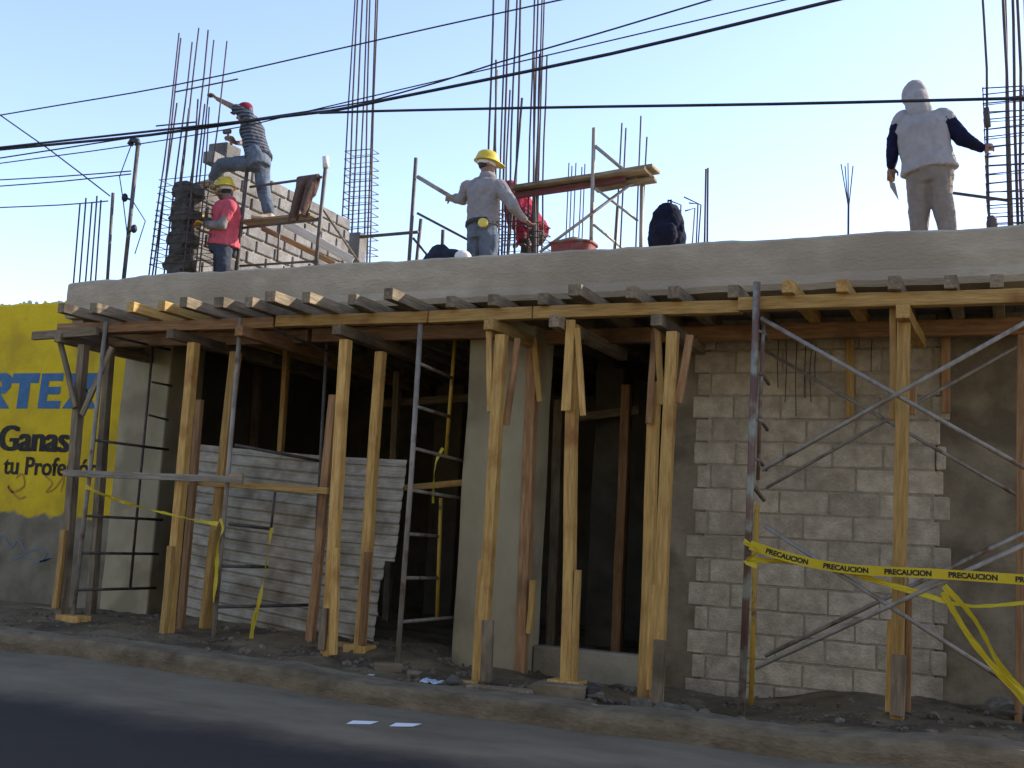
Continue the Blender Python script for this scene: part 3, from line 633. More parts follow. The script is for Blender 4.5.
# ------------------------------------------------------------------ caution tape
def resample(pts, step=.03):
    out = []
    for i in range(len(pts)-1):
        p0, p1, p2, p3 = [pts[max(0, min(len(pts)-1, i+j))] for j in (-1, 0, 1, 2)]; n = max(2, int((p2-p1).length/step))
        for k in range(n):
            t = k/n; out.append(.5*((2*p1)+(p2-p0)*t+(2*p0-5*p1+4*p2-p3)*t*t+(3*p1-p0-3*p2+p3)*t**3))
    return out+[pts[-1]]
def tape(label, pts, width=.075, words=None, twist=None, crumple=0, group='caution tape strips'):
    q = resample([V(p) for p in pts]); acc = [0]
    for a, b in zip(q, q[1:]): acc.append(acc[-1]+(b-a).length)
    frames = []
    for i, p in enumerate(q):
        d = (q[min(i+1, len(q)-1)]-q[max(i-1, 0)]).normalized(); up = V((0, 0, 1)) if abs(d.z) < .75 else V((-1, 0, 0)) if d.z > 0 else V((1, 0, 0))
        up = (up-d*up.dot(d)).normalized()
        if twist: up = Matrix.Rotation(twist(acc[i]), 3, d) @ up
        nn = d.cross(up)
        if nn.y > 0: nn = -nn
        frames.append((p, d, up, nn))
    bm = bmesh.new(); prev = None; NV = 4
    def at(i, v, off=0):
        p, d, up, nn = frames[i]; w = width*(1-crumple*.5*(1+noise.noise((acc[i]*9, 1, 2))))
        return p+up*(v*w)+nn*(off+crumple*.02*noise.noise((acc[i]*14, v*6, 0)))
    for i in range(len(q)):
        ring = [bm.verts.new(at(i, k/NV-.5)) for k in range(NV+1)]
        if prev:
            for k in range(NV): bm.faces.new((prev[k], prev[k+1], ring[k+1], ring[k]))
        prev = ring
    bm.normal_update(); bmesh.ops.solidify(bm, geom=bm.faces[:], thickness=.0008)
    o = tag(build('caution_tape', bm, M_TAPE, origin=q[0]), label, 'tape', group)
    if words:
        step, first = words; s = first
        while s+.28 < acc[-1]:
            tb = text_bm('PRECAUCION', .045); x0, x1, y0, y1 = bounds(tb); k = .30/(x1-x0); kz = .034/.7
            bmesh.ops.subdivide_edges(tb, edges=[e for e in tb.edges if abs(e.verts[0].co.x-e.verts[1].co.x) > .15], cuts=1)
            for v in tb.verts:
                t = s+(v.co.x-x0)*k; i = min(range(len(acc)), key=lambda j: abs(acc[j]-t)); p, d, up, nn = frames[i]
                v.co = p+d*(t-acc[i])+up*((v.co.y-.35)*kz)+nn*.003
            bmesh.ops.recalc_face_normals(tb, faces=tb.faces)
            build('printed_word', tb, M_INK, o); s += step
    return o
TY = -.24
tape('taut yellow caution tape with printed words crossing in front of the block wall', [P(750, 545, TY), P(795, 559, TY), P(850, 569, TY), P(940, 574, TY), P(1030, 580, TY), P(1080, 583, TY)], .066, (.405, .12))
tape('slack twisted yellow tape drooping just below the taut printed tape', [P(748, 560, TY+.06), P(800, 563, TY+.05), P(860, 576, TY+.05), P(915, 592, TY+.05), P(970, 606, TY+.05), P(1040, 601, TY+.05)], .05, None, lambda s: 1.1*math.sin(s*3), .4)
tape('yellow tape falling steeply to the lower right corner, the higher strand', [P(944, 586, TY+.02), P(975, 620, TY), P(1000, 665, TY), P(1035, 705, TY)], .05, None, lambda s: .9*math.sin(s*4), .35)
tape('yellow tape falling steeply to the lower right corner, the lower strand', [P(943, 592, TY+.03), P(965, 630, TY+.02), P(992, 665, TY+.02), P(1035, 712, TY+.02)], .052, None, lambda s: .5*math.sin(s*3+1), .35)
tape('crumpled yellow tape wound round the rusty scaffold post', [P(744, 541, TY+.03), P(757, 552, TY), P(745, 561, TY+.02), P(757, 566, TY)], .05, None, lambda s: s*9, .5)
tape('yellow tape slanting from the scaffold by the yellow wall to the sheets', [P(85, 486, -.13), P(102, 494, -.13), P(130, 504, -.15), P(165, 513, -.15), P(195, 520, -.13), P(218, 524, -.1)], .05, None, lambda s: 1.6*s+.4*math.sin(s*8), .4)
tape('knotted yellow tape hanging down the left scaffold pole', [P(220, 519, -.1), P(223, 528, -.1), P(218, 545, -.1), P(216, 580, -.1), P(213, 602, -.1)], .045, None, lambda s: s*5, .5)
tape('loose yellow tape hanging to the ground before the corrugated sheets', [P(272, 528, .26), P(268, 550, .24), P(264, 578, .22), P(259, 602, .2), P(253, 625, .16), P(251, 642, .12)], .06, None, lambda s: 1.2*math.sin(s*5), .6)
tape('thin yellow tape dangling from the yellow scaffold pole', [P(443, 448, .8), P(436, 462, .78), P(434, 480, .78), P(433, 503, .78)], .045, None, lambda s: s*4, .5)

# ------------------------------------------------------------------ rooftop: stone gable wall, rebar cages
GX = -8.62
gw = thing('gable_wall', 'sunlit sandy block gable wall rising in steps at the left end of the roof', 'wall', (GX, 3.4, ZT))
def gtop(s): 
    return 4.95 if s < .34 else 5.34 if s < 1.05 else 5.50-.02*s
GL = PX(351, 214, GX).y-1.55
blockwork('wall', (GX, 1.55, 0), (0, 1, 0), GL, ZT-.1, 5.6, .15, (1, 0, 0), M_TANBL, gw, bl=.38, bh=.168, joint=.03, top=gtop, seed=12)
bm = bmesh.new(); bm_box(bm, (GX-.085, 1.57+GL/2, ZT+.66), (.12, GL-.10, 1.36)); bm_box(bm, (GX-.085, 1.78+GL/2, 4.795+.27), (.12, GL-.52, .53))
build('mortar_core', bm, M_TMORT, gw)
bm = bmesh.new(); rings = []
for i in range(41):                                                    # mortar-filled pier with ragged, stepped edges
    z = ZT-.05+1.42*i/40; st = .035 if (i//4) % 2 else -.02; ring = []
    for k in range(20):
        t = 2*math.pi*k/20; cx, cy = math.copysign(abs(math.cos(t))**.35, math.cos(t)), math.copysign(abs(math.sin(t))**.35, math.sin(t))
        q = V((GX-.03+cx*(.12+st), 1.40+cy*.13, z)); e = noise.noise(q*7)*.035+noise.noise(q*19)*.018
        ring.append(bm.verts.new(q+V((cx, cy, 0))*e))
    rings.append(ring)
for p0, p1 in zip(rings, rings[1:]):
    for k in range(20): bm.faces.new((p0[k], p0[(k+1) % 20], p1[(k+1) % 20], p1[k]))
bm.faces.new(rings[-1]); bm.faces.new(rings[0][::-1])
build('toothed_end', bm, M_DKMORT, gw)
c = P(226, 165, 2.0); blk = box('loose_block', (GX-.26, 1.93, 5.365), (GX+.02, 2.2, 5.56), M_TANBL, None, .01)
tag(blk, 'pale block set on top of the gable wall behind the striped shirt worker', 'block')

def cage(label, bars, Y, stirr, jit=.0, depth=.22, r=.011, m=M_REBAR, srad=.006, name='rebar_column', nsides=6):
    """bars: (bottom px, top px, dy); stirr: (x0,x1,y0,y1,n) px of the hoops"""
    c = P(*bars[0][0], Y); t = thing(name, label, 'rebar', (c.x, c.y, ZT), 'rebar columns on the roof')
    for i, (b, tp, dy) in enumerate(bars):
        B, T = P(*b, Y+dy), P(*tp, Y+dy); d = (T-B)/(T.z-B.z); B2 = B-d*(B.z-ZT+.05)
        tube('bar', wobble(B2, T, .035, 7, i*3.1+Y), r*.74*random.uniform(.9, 1.15), m, t, nsides)
    if stirr:
        (x0, y0), (x1, y1), (tx0, ty0), (tx1, ty1), n = stirr          # bottom left/right, top left/right
        for k in range(n):
            f = k/(n-1) if n > 1 else 0; L = P(x0+(tx0-x0)*f, y0+(ty0-y0)*f, Y); Rr = P(x1+(tx1-x1)*f, y1+(ty1-y1)*f, Y)
            z = L.z+random.uniform(-.02, .02); j = random.uniform(-.02, .02)
            tube('stirrup', [V((L.x-.01, Y-.02, z)), V((Rr.x+.01, Y-.02, z+j)), V((Rr.x+.01, Y+depth, z+j*.5)), V((L.x-.01, Y+depth, z)), V((L.x-.01, Y-.02, z+.004))], srad*.85, m, t, 5)
    return t
c1 = cage('leaning tall rebar column at the left roof end with mortar-filled lower half',
     [((150, 268), (179, 33), 0), ((156, 268), (181, 38), .2), ((165, 268), (192, 42), 0), ((173, 268), (199, 28), .2), ((183, 268), (208, 30), 0), ((192, 268), (214, 40), .2), ((200, 268), (227, 41), .05),
      ((153, 268), (177, 103), .1), ((170, 268), (189, 108), .1), ((180, 268), (198, 99), .1), ((188, 268), (205, 104), .1), ((196, 268), (209, 107), .1)],
     1.28, ((151, 266), (200, 264), (161, 181), (209, 178), 13), r=.012)
for a, b in (((175, 92), (238, 79)), ((156, 126), (196, 122))): tube('tie_bar', [P(*a, 1.28), P(*b, 1.38)], .009, M_REBAR, c1, 6)
cage('tall rebar column behind the far end of the gable wall',
     [((340, 250), (357, -30), 0), ((347, 250), (359, -30), .15), ((351, 252), (364, -30), 0), ((357, 252), (368, -30), .15), ((363, 252), (371, -30), 0), ((368, 252), (377, -30), .15), ((370, 250), (379, -30), 0)],
     5.9, ((342, 255), (370, 255), (346, 152), (371, 152), 14), r=.018, srad=.009)
cage('dense rebar column beside the grey shirted worker', 
     [((487, 245), (494, -30), 0), ((491, 245), (497, 70), .15), ((496, 245), (496, 60), 0), ((499, 245), (507, -30), .1), ((502, 245), (510, -30), .2), ((507, 245), (518, -30), 0), ((515, 245), (521, -30), .2), ((509, 245), (522, 98), .1), ((504, 245), (510, 90), .05)],
     2.35, ((496, 247), (524, 246), (498, 210), (525, 209), 7), r=.015, srad=.008)
cage('rebar column in front of the bending red worker',
     [((528, 245), (535, -30), 0), ((532, 245), (539, -30), .1), ((535, 245), (534, 52), .15), ((538, 245), (545, -30), 0), ((536, 245), (540, 54), .2), ((541, 245), (547, 56), .1), ((534, 245), (543, -30), .05)],
     2.4, ((526, 245), (542, 245), (527, 224), (542, 222), 4), r=.013, srad=.007)
rc = cage('thick rebar column at the right edge gripped by the hooded worker',
     [((990, 228), (981, -30), 0), ((1012, 228), (1002, -30), 0), ((1018, 228), (1012, -30), .25), ((1030, 228), (1024, -30), .05), ((1009, 228), (1004, -30), .3), ((1024, 228), (1016, -30), .2)],
     1.5, ((989, 226), (1028, 225), (984, 88), (1022, 86), 17), r=.016, srad=.007, nsides=8)
tube('splice_sleeve', [P(986, 108, 1.49), P(988, 127, 1.49)], .024, M_REBAR, rc, 8)
bm = bmesh.new(); ell(bm, P(992, 224, 1.47), (.045, .045, .075)); build('mortar_lump', bm, M_REBAR, rc, smooth=True)
tube('tie_bar', [P(953, 193, 1.62), P(1012, 201, 1.55)], .014, M_DSTEEL, rc, 6)
def bundle(label, bars, Y, r=.008, hook=None):
    c = P(*bars[0][0], Y); t = thing('rebar_bundle', label, 'rebar', (c.x, c.y, ZT), 'loose rebar starters on the roof')
    for i, pts in enumerate(bars):
        q = [P(x, y, Y+.05*(i % 3)) for x, y in pts]; d = q[1]-q[0]; q[0] = V((q[0].x, q[0].y, min(q[0].z, ZT-.02)))
        tube('bar', q, r, M_REBAR, t, 6)
    return t
bundle('cluster of thin starter bars at the left corner of the slab', [[(74, 280), (80, 204)], [(80, 280), (86, 198)], [(86, 280), (92, 202)], [(91, 280), (97, 196)], [(96, 280), (101, 200)]], .6, .009)
bundle('five thin starter bars behind the right scaffold frame planks', [[(567, 240), (569, 163)], [(571, 240), (572, 166)], [(574, 240), (576, 163)], [(579, 240), (582, 167)], [(583, 240), (585, 164)]], 4.5, .008)
bundle('thin bars rising through the right scaffold frame', [[(615, 248), (622, 123)], [(620, 248), (626, 128)], [(636, 246), (641, 116)], [(640, 246), (647, 137)]], 2.5, .009)
bundle('pair of straight bars right of the dark backpack', [[(705, 243), (706, 169)], [(708, 243), (708, 168)]], 1.1, .009)
bundle('fan of thin wires standing alone left of the hooded worker', [[(848, 236), (848, 205), (841, 164)], [(848.5, 236), (848, 205), (845, 166)], [(848.5, 236), (848.5, 205), (848, 163)], [(849, 236), (849, 205), (853, 166)]], 1.1, .005)
bundle('bent hook bars between the backpack and the straight bars', [[(691, 242), (695, 208), (685, 211)], [(697, 242), (701, 205), (684, 197)], [(696, 242), (698, 204), (689, 203)], [(680, 243), (681, 205), (668, 200)]], 1.3, .007)

# rooftop scaffolds
def roof_frame(label, poles, bars, Y, m=M_DSTEEL, r=.022, group='scaffold frames on the roof', extra=None):
    c = P(*poles[0][1], Y); t = thing('roof_scaffold', label, 'scaffold frame', (c.x, c.y, ZT), group)
    for a, b, dy in poles:
        A, B = P(*a, Y+dy), P(*b, Y+dy); d = (A-B)/(A.z-B.z); B = B-d*(B.z-ZT)
        tube('pole', [A, B], r, m, t)
    for a, b, dy, dy2, rr in bars: tube('brace_tube', [P(*a, Y+dy), P(*b, Y+dy2)], rr, m, t)
    return t
r1 = roof_frame('blue-grey roof scaffold frame the striped shirt worker stands on', [((326, 163), (316, 262), 0), ((247, 170), (237, 268), 0)],
     [((250, 187), (322, 177), 0, 0, .016), ((242, 228), (319, 219), 0, 0, .016), ((240, 266), (318, 261), 0, 0, .014), ((280, 224), (277, 262), 0, 0, .012)], 1.65)
tube('pole_cap', [P(326, 168, 1.65), P(325.5, 157, 1.65)], .036, M_WPL, r1)
tag(stick('scaffold_plank', P(246, 224, 1.75), P(316, 217, 1.75), .03, .24, M_GREYW, None, (0, 1, 0)), 'narrow grey plank under the striped shirt worker', 'plank')
timber('leaning_plank', 'plank coloured pale as if sunlit sloping across the sandy gable wall', 'plank', P(285, 223, 2.1), P(353, 261, 2.6), .04, .10, mat('sun_brightened_plank', (.42, .38, .31), (.6, .56, .48), .9, 3, WST), None, (0, 0, 1))  # sunlight on its edge is put into the pale colour
timber('leaning_plank', 'brown plank sloping under the pale one along the gable wall', 'plank', P(262, 228, 2.3), P(335, 264, 2.8), .04, .06, M_REDW, None, (0, 0, 1))
tag(tube('leaning_rod', [P(322, 208, 1.9), P(360, 264, 1.5)], .013, M_GREYW), 'thin pale rod leaning right from the roof scaffold pole', 'rod')
box2 = box('stub_block', P(346, 258, 4.9)+V((-.14, 0, -.9)), P(359, 232, 4.9)+V((.02, .2, 0)), M_TANBL); tag(box2, 'upright tan block at the far foot of the gable wall', 'block')
r2 = roof_frame('dark roof scaffold frame left of the grey shirted worker', [((416, 158), (409, 262), 0), ((421, 219), (417, 258), .5), ((443, 230), (442, 258), .4)],
     [((360, 237), (418, 232), .2, .2, .02), ((417, 213), (472, 242), 0, .5, .015), ((413, 238), (428, 256), .1, .3, .014)], 2.25)
tag(tube('steel_tube', [P(418, 177, 2.25), P(458, 201, 2.0)], .024, M_STEEL), 'short pale tube slanting from the scaffold pole to the grey worker', 'tube')
r3 = roof_frame('roof scaffold frame with crossed braces carrying planks right of the red worker', [((594, 128), (591, 250), 0), ((642, 180), (641, 248), .25), ((618, 205), (615, 248), .9)],
     [((595, 146), (642, 185), 0, .25, .02), ((634, 182), (540, 252), .2, -.3, .016), ((595, 188), (638, 221), 0, .25, .014), ((594, 225), (622, 248), 0, .6, .014)], 2.2, M_STEEL)
pa, pb = P(516, 191, 2.35), P(649, 172, 2.35)
pk = thing('plank_deck', 'stack of planks with a red edge lying on the right roof scaffold', 'planks', pa)
stick('plank', pa, pb, .04, .30, M_GREYW, pk, (0, 1, 0)); stick('plank', pa+V((.1, .1, .045)), pb+V((.06, .05, .045)), .035, .26, M_GREYW, pk, (0, 1, 0))
stick('plank', pa+V((0, -.02, -.06)), pb+V((-.25, -.02, -.06)), .06, .06, mat('red_edge', (.09, .03, .032), (.15, .06, .06), .9, 3, WST), pk, (0, 1, 0))
stick('plank', pa+V((.9, .05, -.04)), pb+V((.05, .08, -.06)), .04, .12, M_GREYW, pk, (0, 1, 0))
# masts
def mast(label, a, b, Y, arms=True, r=.022):
    B, T = P(*b, Y), P(*a, Y); t = thing('service_mast', label, 'mast', (B.x, B.y, ZT), 'service masts at the left roof end'); B = V((B.x, B.y, ZT-.02))
    tube('pipe', [B, T], r, M_DSTEEL, t)
    if arms:
        tube('weather_head', [T, T+V((-.02, 0, .05)), T+V((-.09, 0, .06)), T+V((-.12, 0, .01))], .034, M_CABLE, t)
        for f, s in ((.62, -1), (.40, 1)):
            p = B.lerp(T, f); bm = bmesh.new(); ell(bm, p+V((.09*s, -.02, .03)), (.035, .035, .05), sub=2); bm_tube(bm, [p, p+V((.09*s, -.02, .03))], .012, 6); build('insulator', bm, M_CABLE, t, smooth=True)
        tube('drop_wire', [T+V((-.1, 0, 0)), T+V((-.2, -.02, -.35)), T+V((-.12, -.02, -.6)), B.lerp(T, .3)+V((.05, -.03, 0))], .006, M_CABLE, t, 5)
        tube('drop_wire', [B.lerp(T, .62), B.lerp(T, .45)+V((.22, 0, .03)), B.lerp(T, .25)+V((.12, 0, 0))], .006, M_CABLE, t, 5)
    return t
mast('electric service mast with insulators left of the leaning rebar column', (138, 145), (124, 276), .75)
mast('short plain pipe mast left of the one with insulators', (113, 193), (108, 278), .6, False, .017)

# ------------------------------------------------------------------ overhead wires
def wire(label, pts, Y, r, sag=0):
    q = [P(x, y, Y) for x, y in pts]; a = q[0]+(q[0]-q[1]).normalized()*6; b = q[-1]+(q[-1]-q[-2]).normalized()*6
    q = resample([a]+q+[b], .5)
    return tag(tube('power_cable', q, r, M_CABLE, None, 6), label, 'cable', 'overhead cables')
wire('thick overhead cable rising steeply to the top edge after crossing the far rebar column', [(-5, 150), (150, 135), (270, 118), (330, 111), (385, 100), (610, 54), (840, -1)], -1.6, .0115)
wire('thick level overhead cable running right across the hooded worker', [(255, 120), (320, 113), (520, 108), (776, 104), (1030, 98)], -1.62, .0095)
wire('thin cable climbing alongside the steep thick cable', [(220, 124), (375, 100), (500, 62), (600, 33), (720, -3)], -1.4, .006)
wire('thin topmost cable crossing the upper left sky', [(-5, 116), (170, 86), (320, 53), (440, 26), (560, 0)], -1.2, .006)
wire('faint cable level with the raised arm of the striped shirt worker', [(-5, 164), (120, 147), (240, 127), (300, 113)], .2, .006)
tag(tube('power_cable', resample([P(-40, 82, .3), P(0, 115, .3), P(50, 150, .4), P(110, 196, .55)], .4), .008, M_CABLE, None, 6), 'cable descending steeply to the short plain mast', 'cable', 'overhead cables')
for y0, y1 in ((180, 171), (187, 174), (207, 201)):
    tag(tube('power_cable', resample([P(-40, y0+2, .7), P(60, (y0+y1)/2+1, .7), P(131 if y0 < 200 else 108, y1, .72)], .4), .007, M_CABLE, None, 6),
        {180: 'upper one of two thin wires ending at the service mast insulators', 187: 'lower one of two thin wires ending at the service mast insulators', 207: 'thin wire low over the wall running to the short plain mast'}[y0], 'cable', 'overhead cables')

# ------------------------------------------------------------------ people
def hand(bm, w, d, up, curl=.6, s=1.0, side=1):
    d = V(d).normalized(); up = V(up); up = (up-d*up.dot(d)).normalized(); lat = d.cross(up)*side
    pc = V(w)+d*.045*s
    loft(bm, [(V(w), lat*.024*s, up*.018*s), (pc, lat*.038*s, up*.016*s), (V(w)+d*.09*s, lat*.036*s, up*.012*s)], 10)
    for k, (o, l) in enumerate(((-.027, .062), (-.009, .072), (.009, .068), (.027, .052))):
        b = V(w)+d*.082*s+lat*o*s; d1 = (d*math.cos(curl*.5)-up*math.sin(curl*.5)); d2 = (d*math.cos(curl*1.6)-up*math.sin(curl*1.6))
        capsule(bm, b, b+d1*l*.55*s, .0095*s, .009*s, 7); capsule(bm, b+d1*l*.55*s, b+d1*l*.55*s+d2*l*.5*s, .009*s, .007*s, 7)
    b = V(w)+d*.03*s-lat*.03*s; t1 = (d*.7-lat*.7-up*.2).normalized(); capsule(bm, b, b+t1*.035*s, .011*s, .01*s, 7); capsule(bm, b+t1*.035*s, b+t1*.035*s+(d*.9-up*.4).normalized()*.03*s, .01*s, .008*s, 7)
def person(label, J, fwd, mats, shirt='long', helmet=None, hood=None, hair=True, gloves=None, cap=None, sleeve_mat=None, hand_curl=.7, torso=(.175, .115), hoodie_loose=1.0, bulk=1.0, look=None, head_up=None):
    """J: joints in world space. fwd: facing direction of the torso"""
    fwd = V(fwd).normalized(); pel, neck = J['pelvis'], J['neck']; up = (neck-pel).normalized(); side = fwd.cross(up).normalized(); f2 = up.cross(side)
    base = V((pel.x, pel.y, ZT)); root = thing('person', label, 'person', base, 'construction workers')
    chest = J.get('chest', pel.lerp(neck, .62))
    look = V(look or fwd).normalized(); hu = V(head_up or (0, 0, 1)); hu = (hu-look*hu.dot(look)).normalized(); hs = look.cross(hu)
    hc = J['head']; RH = Matrix((hs, look, hu)).transposed()
    tw, td = torso
    shl, shr = J['shl'], J['shr']
    # body, one continuous surface
    bm = bmesh.new()
    ell(bm, hc+hu*.02, (.074, .094, .098), RH); ell(bm, hc+look*.03-hu*.055, (.054, .06, .06), RH); ell(bm, hc+look*.096-hu*.022, (.013, .018, .022), RH, 2)
    ell(bm, hc+look*.082+hu*.012, (.05, .014, .01), RH, 2); ell(bm, hc+look*.084-hu*.062, (.024, .010, .010), RH, 2)
    for s in (-1, 1): ell(bm, hc+hs*.076*s-hu*.018-look*.006, (.010, .020, .030), RH, 2)
    capsule(bm, neck-up*.05, hc-hu*.03-look*.015, .056, .052)
    loft(bm, [(pel-up*.08, side*.12, f2*.09), (pel.lerp(chest, .5), side*.12, f2*.085), (chest, side*.14, f2*.095), (neck-up*.06, side*.10, f2*.07)])
    for q in ('l', 'r'):
        a, e, w = J['sh'+q], J['el'+q], J['wr'+q]
        capsule(bm, chest.lerp(a, .5)+up*.06, a, .06, .048); capsule(bm, a, e, .045, .036); capsule(bm, e, w, .036, .025)
        if not gloves or q not in gloves: hand(bm, w, J['ha'+q]-w, J.get('pu'+q, fwd*-1), hand_curl, 1.0, 1 if q == 'l' else -1)
        h, k, an = J['hi'+q], J['kn'+q], J['an'+q]
        capsule(bm, h, k, .07, .05); capsule(bm, k, an, .048, .034)
        toe = J.get('to'+q, an+fwd*.17-V((0, 0, .05))); capsule(bm, an-V((0, 0, .03)), toe, .036, .028)
    fuse('body', bm, mats['skin'], root, .0065, 3)
    # eyes
    if not hood:
        for s in (-1, 1):
            bm = bmesh.new(); ell(bm, hc+look*.081+hs*.03*s, (.012, .010, .008), RH, 2); build('eye', bm, M_INK, root, smooth=True)
    if hair:
        bm = bmesh.new(); ell(bm, hc+hu*.028-look*.014, (.081, .096, .098), RH); ell(bm, hc-hu*.03-look*.035, (.064, .05, .045), RH)
        fuse('hair', bm, M_HAIR, root, .012, 2, .004, 40)
    # shirt
    bm = bmesh.new(); k = hoodie_loose; hem = J.get('hem', -.06)
    loft(bm, [(pel+up*hem, side*tw*(.98+.08*(hem < 0))*k, f2*td*(1.05+.2*(hem < 0))*k), (pel+up*.10, side*tw*.94*k, f2*td*1.06*k), (pel.lerp(chest, .6), side*tw*.95*k, f2*td*1.02*k), (chest+up*.05, side*tw*1.03*k, f2*td*1.05*k),
              (neck-up*.065, side*tw*.86, f2*td*.86), (neck-up*.01, side*.085, f2*.075), (neck+up*.03, side*.066, f2*.064)], 20)
    slv = []
    for q in ('l', 'r'):
        a, e, w = J['sh'+q], J['el'+q], J['wr'+q]; b2 = bm if not sleeve_mat else bmesh.new()
        capsule(bm, chest.lerp(a, .45)+up*.05, a-up*.012, .085, .068); capsule(bm, neck-up*.045, a-up*.02, .075, .066)
        sa = a.lerp(e, .2) if sleeve_mat else a
        if sleeve_mat: capsule(bm, a, sa, .072*k*bulk, .068*k*bulk)
        if shirt == 'long': capsule(b2, sa, e, .070*k*bulk, .056*k*bulk); capsule(b2, e, w-(w-e).normalized()*.005, .056*k*bulk, .040*k)
        else: capsule(b2, a, a.lerp(e, .72), .066, .056)
        if sleeve_mat: slv.append(b2)
    fuse('shirt', bm, mats['shirt'], root, .011, 3, .015, 7)
    for b2 in slv: fuse('sleeve', b2, sleeve_mat, root, .011, 3, .009, 11)
    # trousers
    bm = bmesh.new(); loft(bm, [(pel-up*.13, side*.155*bulk, f2*.12), (pel-up*.02, side*.168*bulk, f2*.125*bulk), (pel+up*.09, side*.155*bulk, f2*.112*bulk)], 18)
    for q in ('l', 'r'):
        h, kn, an = J['hi'+q], J['kn'+q], J['an'+q]; capsule(bm, h, kn, .094*bulk, .072*bulk); capsule(bm, kn, an.lerp(kn, .12), .073*bulk, .062*bulk)
    fuse('trousers', bm, mats['trousers'], root, .012, 4, .011, 8)
    for q in ('l', 'r'):
        an = J['an'+q]; toe = J.get('to'+q, an+fwd*.17-V((0, 0, .05))); bm = bmesh.new(); d = toe-an; d.z = 0; d.normalize(); sd2 = d.cross(V((0, 0, 1)))
        fz = toe.z-.03; h = V((an.x, an.y, fz))-d*.06; UPZ = V((0, 0, 1))
        loft(bm, [(h+UPZ*.045, sd2*.036, UPZ*.045), (h+d*.08+UPZ*.05, sd2*.042, UPZ*.05), (h+d*.17+UPZ*.035, sd2*.047, UPZ*.035), (h+d*.27+UPZ*.025, sd2*.03, UPZ*.024)], 12); capsule(bm, V((an.x, an.y, fz+.05)), an+UPZ*.02, .045, .042)
        fuse('shoe', bm, mats['shoe'], root, .011, 2)
    if gloves:
        for q in gloves:
            bm = bmesh.new(); w = J['wr'+q]; capsule(bm, w-(J['ha'+q]-w).normalized()*.05, w, .042, .036); hand(bm, w, J['ha'+q]-w, J.get('pu'+q, fwd*-1), .8, 1.25, 1 if q == 'l' else -1); fuse('glove', bm, gloves[q], root, .008, 2)
    if helmet:
        bm = bmesh.new(); n = 28; prev = None
        c = hc+hu*.035
        for r, h in ((.001, .118), (.035, .114), (.07, .098), (.098, .068), (.112, .03), (.117, -.004), (.128, -.012), (.128, -.018), (.112, -.014)):
            ring = []
            for k2 in range(n):
                a = 2*math.pi*k2/n; ex = 1.14; vis = max(0, math.sin(a))**3*.055 if r > .12 else 0; ridge = .008 if abs(math.cos(a)) < .2 and r < .1 else 0
                ring.append(bm.verts.new(c+hs*math.cos(a)*r+look*(math.sin(a)*r*ex+vis)+hu*(h+ridge-vis*.25)))
            if prev:
                for k2 in range(n): bm.faces.new((prev[k2], prev[(k2+1) % n], ring[(k2+1) % n], ring[k2]))
            else: bm.faces.new(ring)
            prev = ring
        bm.faces.new(prev[::-1]); bmesh.ops.recalc_face_normals(bm, faces=bm.faces)
        build('helmet', bm, helmet, root, smooth=True)
        bm = bmesh.new(); loft(bm, [(c-hu*.05-look*.005, hs*.083, look*.1), (c-hu*.012-look*.005, hs*.09, look*.108)], 20); build('helmet_band', bm, M_WPL, root, smooth=True)
    if hood:
        bm = bmesh.new(); ell(bm, hc+hu*.03-look*.015, (.108, .125, .118), RH); ell(bm, hc-hu*.07-look*.03, (.102, .108, .085), RH); capsule(bm, hc-hu*.02-look*.03, neck-up*.02-f2*.03, .10, .11); ell(bm, hc+hu*.075+look*.07, (.085, .07, .06), RH); ell(bm, hc+hu*.10-look*.02, (.06, .07, .055), RH)
        fuse('hood', bm, hood, root, .011, 4, .008, 9)
    if cap:
        bm = bmesh.new(); ell(bm, hc+hu*.055-look*.01, (.086, .104, .078), RH); loft(bm, [(hc+hu*.055+look*.06, hs*.07, hu*.008), (hc+hu*.05+look*.16, hs*.06, hu*.006)], 12); fuse('cap', bm, cap, root, .010, 3)
    return root
def off(p, dx=0, dy=0, dz=0): return V(p)+V((dx, dy, dz))
SHOE = mat('worn_boot', (.05, .035, .025), (.12, .085, .055), .8, 10); SHOE2 = mat('tan_shoe', (.3, .22, .14), (.45, .35, .24), .8, 10)
JEAN = cloth_mat('faded_jeans', (.14, .17, .21)); DJEAN = cloth_mat('dark_jeans', (.055, .065, .085)); KHAKI = cloth_mat('dusty_khaki', (.27, .23, .195), .15); BROWN = cloth_mat('brown_trousers', (.10, .07, .05))
# grey shirted worker
Y = 1.9; p = lambda x, y, dy=0: P(x, y, Y+dy); FR = V((.55, .83, 0))
J = dict(head=p(487, 164, .02), neck=p(487.5, 177), pelvis=p(482, 228), chest=p(483.5, 195), shl=p(468, 186, .05), shr=p(499, 186, -.05), ell=p(463, 199, .10), wrl=p(451, 198, .22), hal=p(444, 198, .28), elr=p(513, 206, -.10), wrr=p(524, 219, .06), har=p(531, 225, .14),
         hil=p(476, 238, .03), hir=p(489, 238, -.03), knl=p(474, 268, .05), knr=p(488, 268, -.02), hem=.02)
J['anl'] = V((J['knl'].x-.02, J['knl'].y, ZT+.09)); J['anr'] = V((J['knr'].x, J['knr'].y, ZT+.09))
gp = person('worker in grey long sleeved shirt, jeans and yellow helmet seen from behind', J, FR, dict(skin=M_SKIN, shirt=cloth_mat('grey_shirt', (.31, .29, .28), .16), trousers=JEAN, shoe=SHOE), helmet=M_HELM, look=(.75, .66, -.1), torso=(.225, .145), bulk=1.16)
